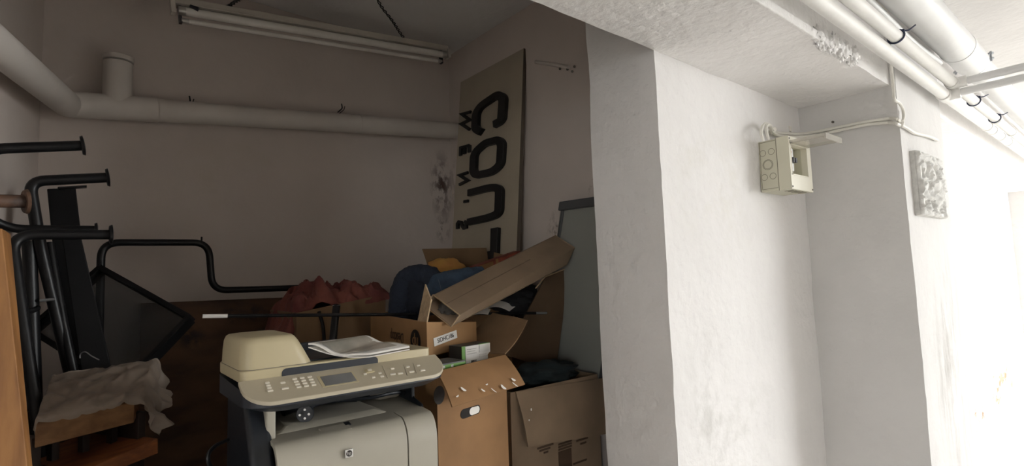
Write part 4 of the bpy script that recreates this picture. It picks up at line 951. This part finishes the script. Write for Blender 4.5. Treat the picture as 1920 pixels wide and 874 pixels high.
# plywood sheets against the back wall
def panel(name, label, tl, tr, m, th, lean, cat='board'):
    n_ = V3((0, -1, 0)); bl, br = V3((tl.x, tl.y - lean, ZP)), V3((tr.x, tr.y - lean, ZP))
    t = MB().hexa([bl + V3((0, th, 0)), br + V3((0, th, 0)), tr + V3((0, th, 0)), tl + V3((0, th, 0))], [bl, br, tr, tl]).build(name, m, bevel=.001)
    return tag(t, label, cat)
panel('plywood_sheet', 'stained brown plywood sheet leaning against the back wall', at(263, 569, y=2.47), at(532, 558, y=2.47), 'plywood', .014, .09)
panel('plywood_sheet', 'second plywood sheet, only a dark strip showing behind the stained one', at(430, 566, y=2.50), at(541, 562, y=2.50), 'plywood', .012, .07)
# smoked glass panel with a black edge, tilted
gA, gB, gC = at(192, 505, y=2.22), at(358, 598, y=1.93), at(313, 668, y=1.90)
ga, gc = (gA - gB), (gC - gB); gc = (gc - ga * (gc.dot(ga) / ga.dot(ga))).normalized() * .25; gD = gA + gc; gC2 = gB + gc
t = thing('glass_panel', 'smoked glass panel with thick black edges tilted in front of the plywood', 'panel', tuple(gC2))
gn = ga.cross(gc).normalized()
MB().hexa([p - gn * .003 for p in (gA, gB, gC2, gD)], [p + gn * .003 for p in (gA, gB, gC2, gD)]).build('pane', 'smoked_glass', t, world=True)
for (a, b) in ((gA, gB), (gB, gC2), (gC2, gD), (gD, gA)):
    d_ = (b - a).normalized(); s_ = gn.cross(d_)
    MB().hexa([a - gn * .018 - s_ * .008, b - gn * .018 - s_ * .008, b + gn * .018 - s_ * .008, a + gn * .018 - s_ * .008], [a - gn * .018 + s_ * .008, b - gn * .018 + s_ * .008, b + gn * .018 + s_ * .008, a + gn * .018 + s_ * .008]).build('edge_bar', 'black_sheet', t, bevel=.001, world=True)
# black tube legs with flanged ends
def flange_leg(label, pts, r, m='black_steel', fr=.027, rb=.05, name='flanged_steel_tube'):
    P = [V3(p) for p in pts]; t = thing(name, label, 'steel tube', tuple(P[-1]))
    MB().tube(bends(P, rb, 8), r, 14).build('tube', m, t, smooth=True, world=True)
    d = (P[0] - P[1]).normalized(); MB().tube([P[0] - d * .001, P[0] + d * .005, P[0] + d * .007], [fr * .9, fr, fr * .6], 18).build('flange', m, t, smooth=True, world=True)
    return t
def foot(p, z=ZP): return V3((p.x, p.y, z))
a = at(153, 273, y=1.82); b = at(-40, 280, y=1.82); flange_leg('topmost black tube leg with a flange, level above the others', [a, b, V3((b.x, b.y - .02, ZP))], .0135)
a = at(200, 333, y=1.94); b = at(55, 340, y=1.94); c = at(74, 455, y=1.94); e = at(130, 695, y=1.97); flange_leg('black tube leg bent at a right angle below the topmost one', [a, b, c, e, e + (e - c).normalized() * .45], .0145, rb=.035)
a = at(178, 431, y=1.87); b = at(20, 430, y=1.87); flange_leg('upper of the two level black tubes side by side', [a, b, at(-40, 400, y=1.84), V3((at(-50, 400, y=1.84).x, 1.82, ZP))], .0115, fr=.02, rb=.05)
a = at(206, 440, y=1.79); b = at(20, 440, y=1.78); e = at(60, 715, y=1.72); flange_leg('lower of the two level black tubes, its leg running down beside the pine plank', [a, b, e, e + (e - b).normalized() * .4], .013, rb=.05)
a = at(46, 378, y=1.70); b = at(-60, 376, y=1.67); flange_leg('rusty brown tube leg with a worn flange', [a, b, V3((b.x - .02, 1.56, ZP))], .0155, 'rusty_steel', fr=.030)
a = at(55, 452, y=1.95); b = at(64, 705, y=1.95); t = thing('straight_steel_tube', 'thick straight black tube standing between the legs', 'steel tube', (b.x, b.y, ZP))
MB().tube([a, b + (b - a).normalized() * .5], .0165, 14).build('tube', 'black_steel', t, smooth=True, world=True)
c = at(62, 578, y=1.95); MB().tube([c + V3((.03 * math.cos(k * .45) - .02, .018 * math.sin(k * .45) - .012, .008 * math.sin(k * .45))) for k in range(15)], .007, 8).build('clamp_ring', 'black_steel', t, smooth=True, world=True)
MB().tube([c + V3((.014, -.02, .02)), c + V3((.045, -.02, .022))], .004, 8).build('clamp_bolt', 'galvanised', t, world=True)
a = at(92, 455, y=1.99); b = at(107, 600, y=1.96); e = at(112, 700, y=1.95); t = thing('straight_steel_tube', 'thin slanting black tube crossing behind the bent leg', 'steel tube', (e.x, e.y, ZP))
MB().tube([a, b + V3((.012, 0, 0)), e + V3((.03, 0, 0)), V3((e.x + .06, e.y, ZP))], .011, 12).build('tube', 'black_steel', t, smooth=True, world=True)
def blade(label, pts, y0, y1, th=.02):
    q = [at(*pts[0], y=y0), at(*pts[1], y=y0), at(*pts[2], y=y1), at(*pts[3], y=y1)]
    d0 = (q[3] - q[0]) * ((ZP - q[3].z) / (q[3].z - q[0].z)); d1 = (q[2] - q[1]) * ((ZP - q[2].z) / (q[2].z - q[1].z)); q[3] = q[3] + d0; q[2] = q[2] + d1
    t = thing('steel_plate', label, 'steel plate', tuple((q[2] + q[3]) / 2))
    MB().hexa([p + V3((0, th, 0)) for p in q], q).build('plate', 'black_sheet', t, bevel=.003, world=True)
    return t, q
t, q = blade('broad black steel plate with a slotted bracket leaning on the back wall', ((88, 354), (142, 352), (178, 660), (122, 690)), 2.14, 2.06)
br = MB(); c0 = at(108, 350, y=2.12); c1 = at(163, 347, y=2.05); br.hexa([c0 + V3((0, 0, -.006)), c1 + V3((0, 0, -.006)), c1 + V3((0, .03, -.006)), c0 + V3((0, .03, -.006))], [c0, c1, c1 + V3((0, .03, 0)), c0 + V3((0, .03, 0))]); bo_ = br.build('bracket', 'black_steel', t, bevel=.002, world=True)
blade('narrower black steel plate in front of the broad one', ((116, 446), (152, 444), (204, 668), (150, 680)), 2.02, 1.98)
# pine plank at the edge of the picture
t = thing('pine_plank', 'warm yellow pine plank standing at the very edge beside the black legs', 'plank', (-.12, 1.13, ZP))
pA, pB = at(4, 428, y=1.10), at(52, 874, y=1.06); pA2, pB2 = at(20, 438, y=1.14), at(57, 874, y=1.10)
dn = (pB - pA) * ((ZP - pA.z) / (pB.z - pA.z)); pB = pA + dn; dn2 = (pB2 - pA2) * ((ZP - pA2.z) / (pB2.z - pA2.z)); pB2 = pA2 + dn2
Lf = V3((-.13, .03, -.01))
MB().hexa([pB, pB2, pB2 + Lf, pB + Lf], [pA, pA2, pA2 + Lf, pA + Lf]).build('plank', 'pine', t, bevel=.002, world=True)
n_ = (pA2 - pA).cross(pB - pA).normalized(); n_ = n_ if n_.x > 0 else -n_
MB().hexa([p - n_ * .001 for p in (pA, pA2, pB2, pB)], [p + n_ * .0008 for p in (pA, pA2, pB2 * .25 + pA2 * .75, pB * .25 + pA * .75)]).build('sawn_edge', 'pine_edge', t, world=True) if False else None
# small cabinet wrapped in plastic
cFL, cFR = at(66, 800, y=1.49), at(252, 752, y=1.58); cBL, cBR = V3((-.04, 1.84, 1.275)), V3((.175, 1.86, 1.285))
zt_ = (cFL.z + cFR.z) / 2
cFL.z = cFR.z = 1.232
t = thing('wooden_cabinet', 'small dark wooden cabinet under the plastic sheet', 'cabinet', ((cFL.x + cBR.x) / 2, 1.7, ZP))
T = V3((0, 0, .05))
MB().hexa([p - T for p in (cFL, cFR, cBR, cBL)], [cFL, cFR, cBR, cBL]).build('top', 'cabinet_wood', t, bevel=.002, world=True)
fd_ = (cFR - cFL).normalized(); bdv = V3((-fd_.y, fd_.x, 0)); cw = (cFR - cFL).length + .035; cd = .33
def CB(a, b, z): return V3((cFL.x, cFL.y, 0)) + fd_ * a + bdv * b + V3((0, 0, z))
def cbox(a0, a1, b0, b1, z0, z1, m, nm): MB().hexa([CB(a0, b0, z0), CB(a1, b0, z0), CB(a1, b1, z0), CB(a0, b1, z0)], [CB(a0, b0, z1), CB(a1, b0, z1), CB(a1, b1, z1), CB(a0, b1, z1)]).build(nm, m, t, bevel=.0015, world=True)
cbox(0, .018, .012, cd, ZP, 1.20, 'dark_wood', 'side'); cbox(cw - .018, cw, .012, cd, ZP, 1.20, 'dark_wood', 'side'); cbox(.018, cw - .018, cd - .01, cd, ZP, 1.20, 'dark_wood', 'back')
cbox(.02, cw - .02, .05, cd - .01, ZP, .78, 'dark_wood', 'plinth')
for k in range(3): cbox(.06 + .06 * k, .075 + .06 * k, .06, .08, 1.13, 1.20, 'dark_wood', 'slat')
sl = [at(150, 885, y=1.50), at(297, 822, y=1.56), at(297, 850, y=1.56), at(175, 900, y=1.50)]
MB().hexa([p + bdv * .25 for p in sl], sl).build('shelf', 'orange_wood', t, bevel=.002, world=True)
# plastic sheet over it
t = thing('plastic_sheet', 'crumpled clear plastic sheet draped over the small cabinet', 'plastic sheet', (.07, 1.7, 1.25))
nu, nv = 60, 44; vs = []
for j in range(nv + 1):
    for i in range(nu + 1):
        u, v = i / nu * 1.42 - .06, j / nv * 1.12 - .07
        uu, vv = min(max(u, 0), 1), min(max(v, 0), 1)
        p = (cFL * (1-uu) + cFR * uu) * (1-vv) + (cBL * (1-uu) + cBR * uu) * vv
        over = max(0, u - 1); p = p + fd_ * (.055 * (1 - math.exp(-over * 6))) + V3((0, 0, -.34 * max(0, over - .04)))
        if u < 0: p = p + fd_ * u * .06 + V3((0, 0, u * .5))
        if v < 0: p = p - bdv * .006 + V3((0, 0, v * .16))
        k = V3((u * 3, v * 3, 1.7)); d, _ = noise.voronoi(k * 1.5 + noise.noise_vector(k) * .6)
        cr = max(0, 1 - (d[1] - d[0]) * 3) * .006 + .012 * (noise.noise(k * 1.3) + .3)
        amp = 1.0 + 2.5 * max(0, over)
        p = p + V3((0, 0, .004 + max(0, cr) * amp)) + (fd_ * .05 + bdv * -.05) * noise.noise(k * 2.6) * max(0, over) * 2
        vs.append(p)
MB().add(vs, [(j*(nu+1)+i, j*(nu+1)+i+1, (j+1)*(nu+1)+i+1, (j+1)*(nu+1)+i) for j in range(nv) for i in range(nu)]).build('film', 'plastic_film', t, smooth=True, angle=60, world=True)
w = MB().tube(spline([at(150, 672, y=1.9), at(151, 664, y=1.9), at(160, 660, y=1.88), at(172, 668, y=1.86), at(186, 675, y=1.85)], 6), .0016, 5); w.build('wire_tie', 'galvanised', t, world=True)

# look-alikes share a group
for pre, grp in (('flanged_steel_tube', 'steel tubes by the left wall'), ('straight_steel_tube', 'steel tubes by the left wall'), ('steel_plate', 'black steel plates'), ('moving_box', 'cardboard boxes in the alcove'), ('printed_box', 'cardboard boxes in the alcove'), ('toner_packet', 'packets in the hand-hole box'),
                 ('leaflet', 'white leaflets'), ('plywood_sheet', 'plywood sheets on the back wall'), ('heating_pipe', 'thin heating pipes'), ('supply_cable', 'cables of the fuse box'), ('pillar_cable', 'cables on the pillar'), ('dark_garment', 'dark garments')):
    for o in bpy.data.objects:
        if o.name.split('.')[0] == pre and 'category' in o: o['group'] = grp
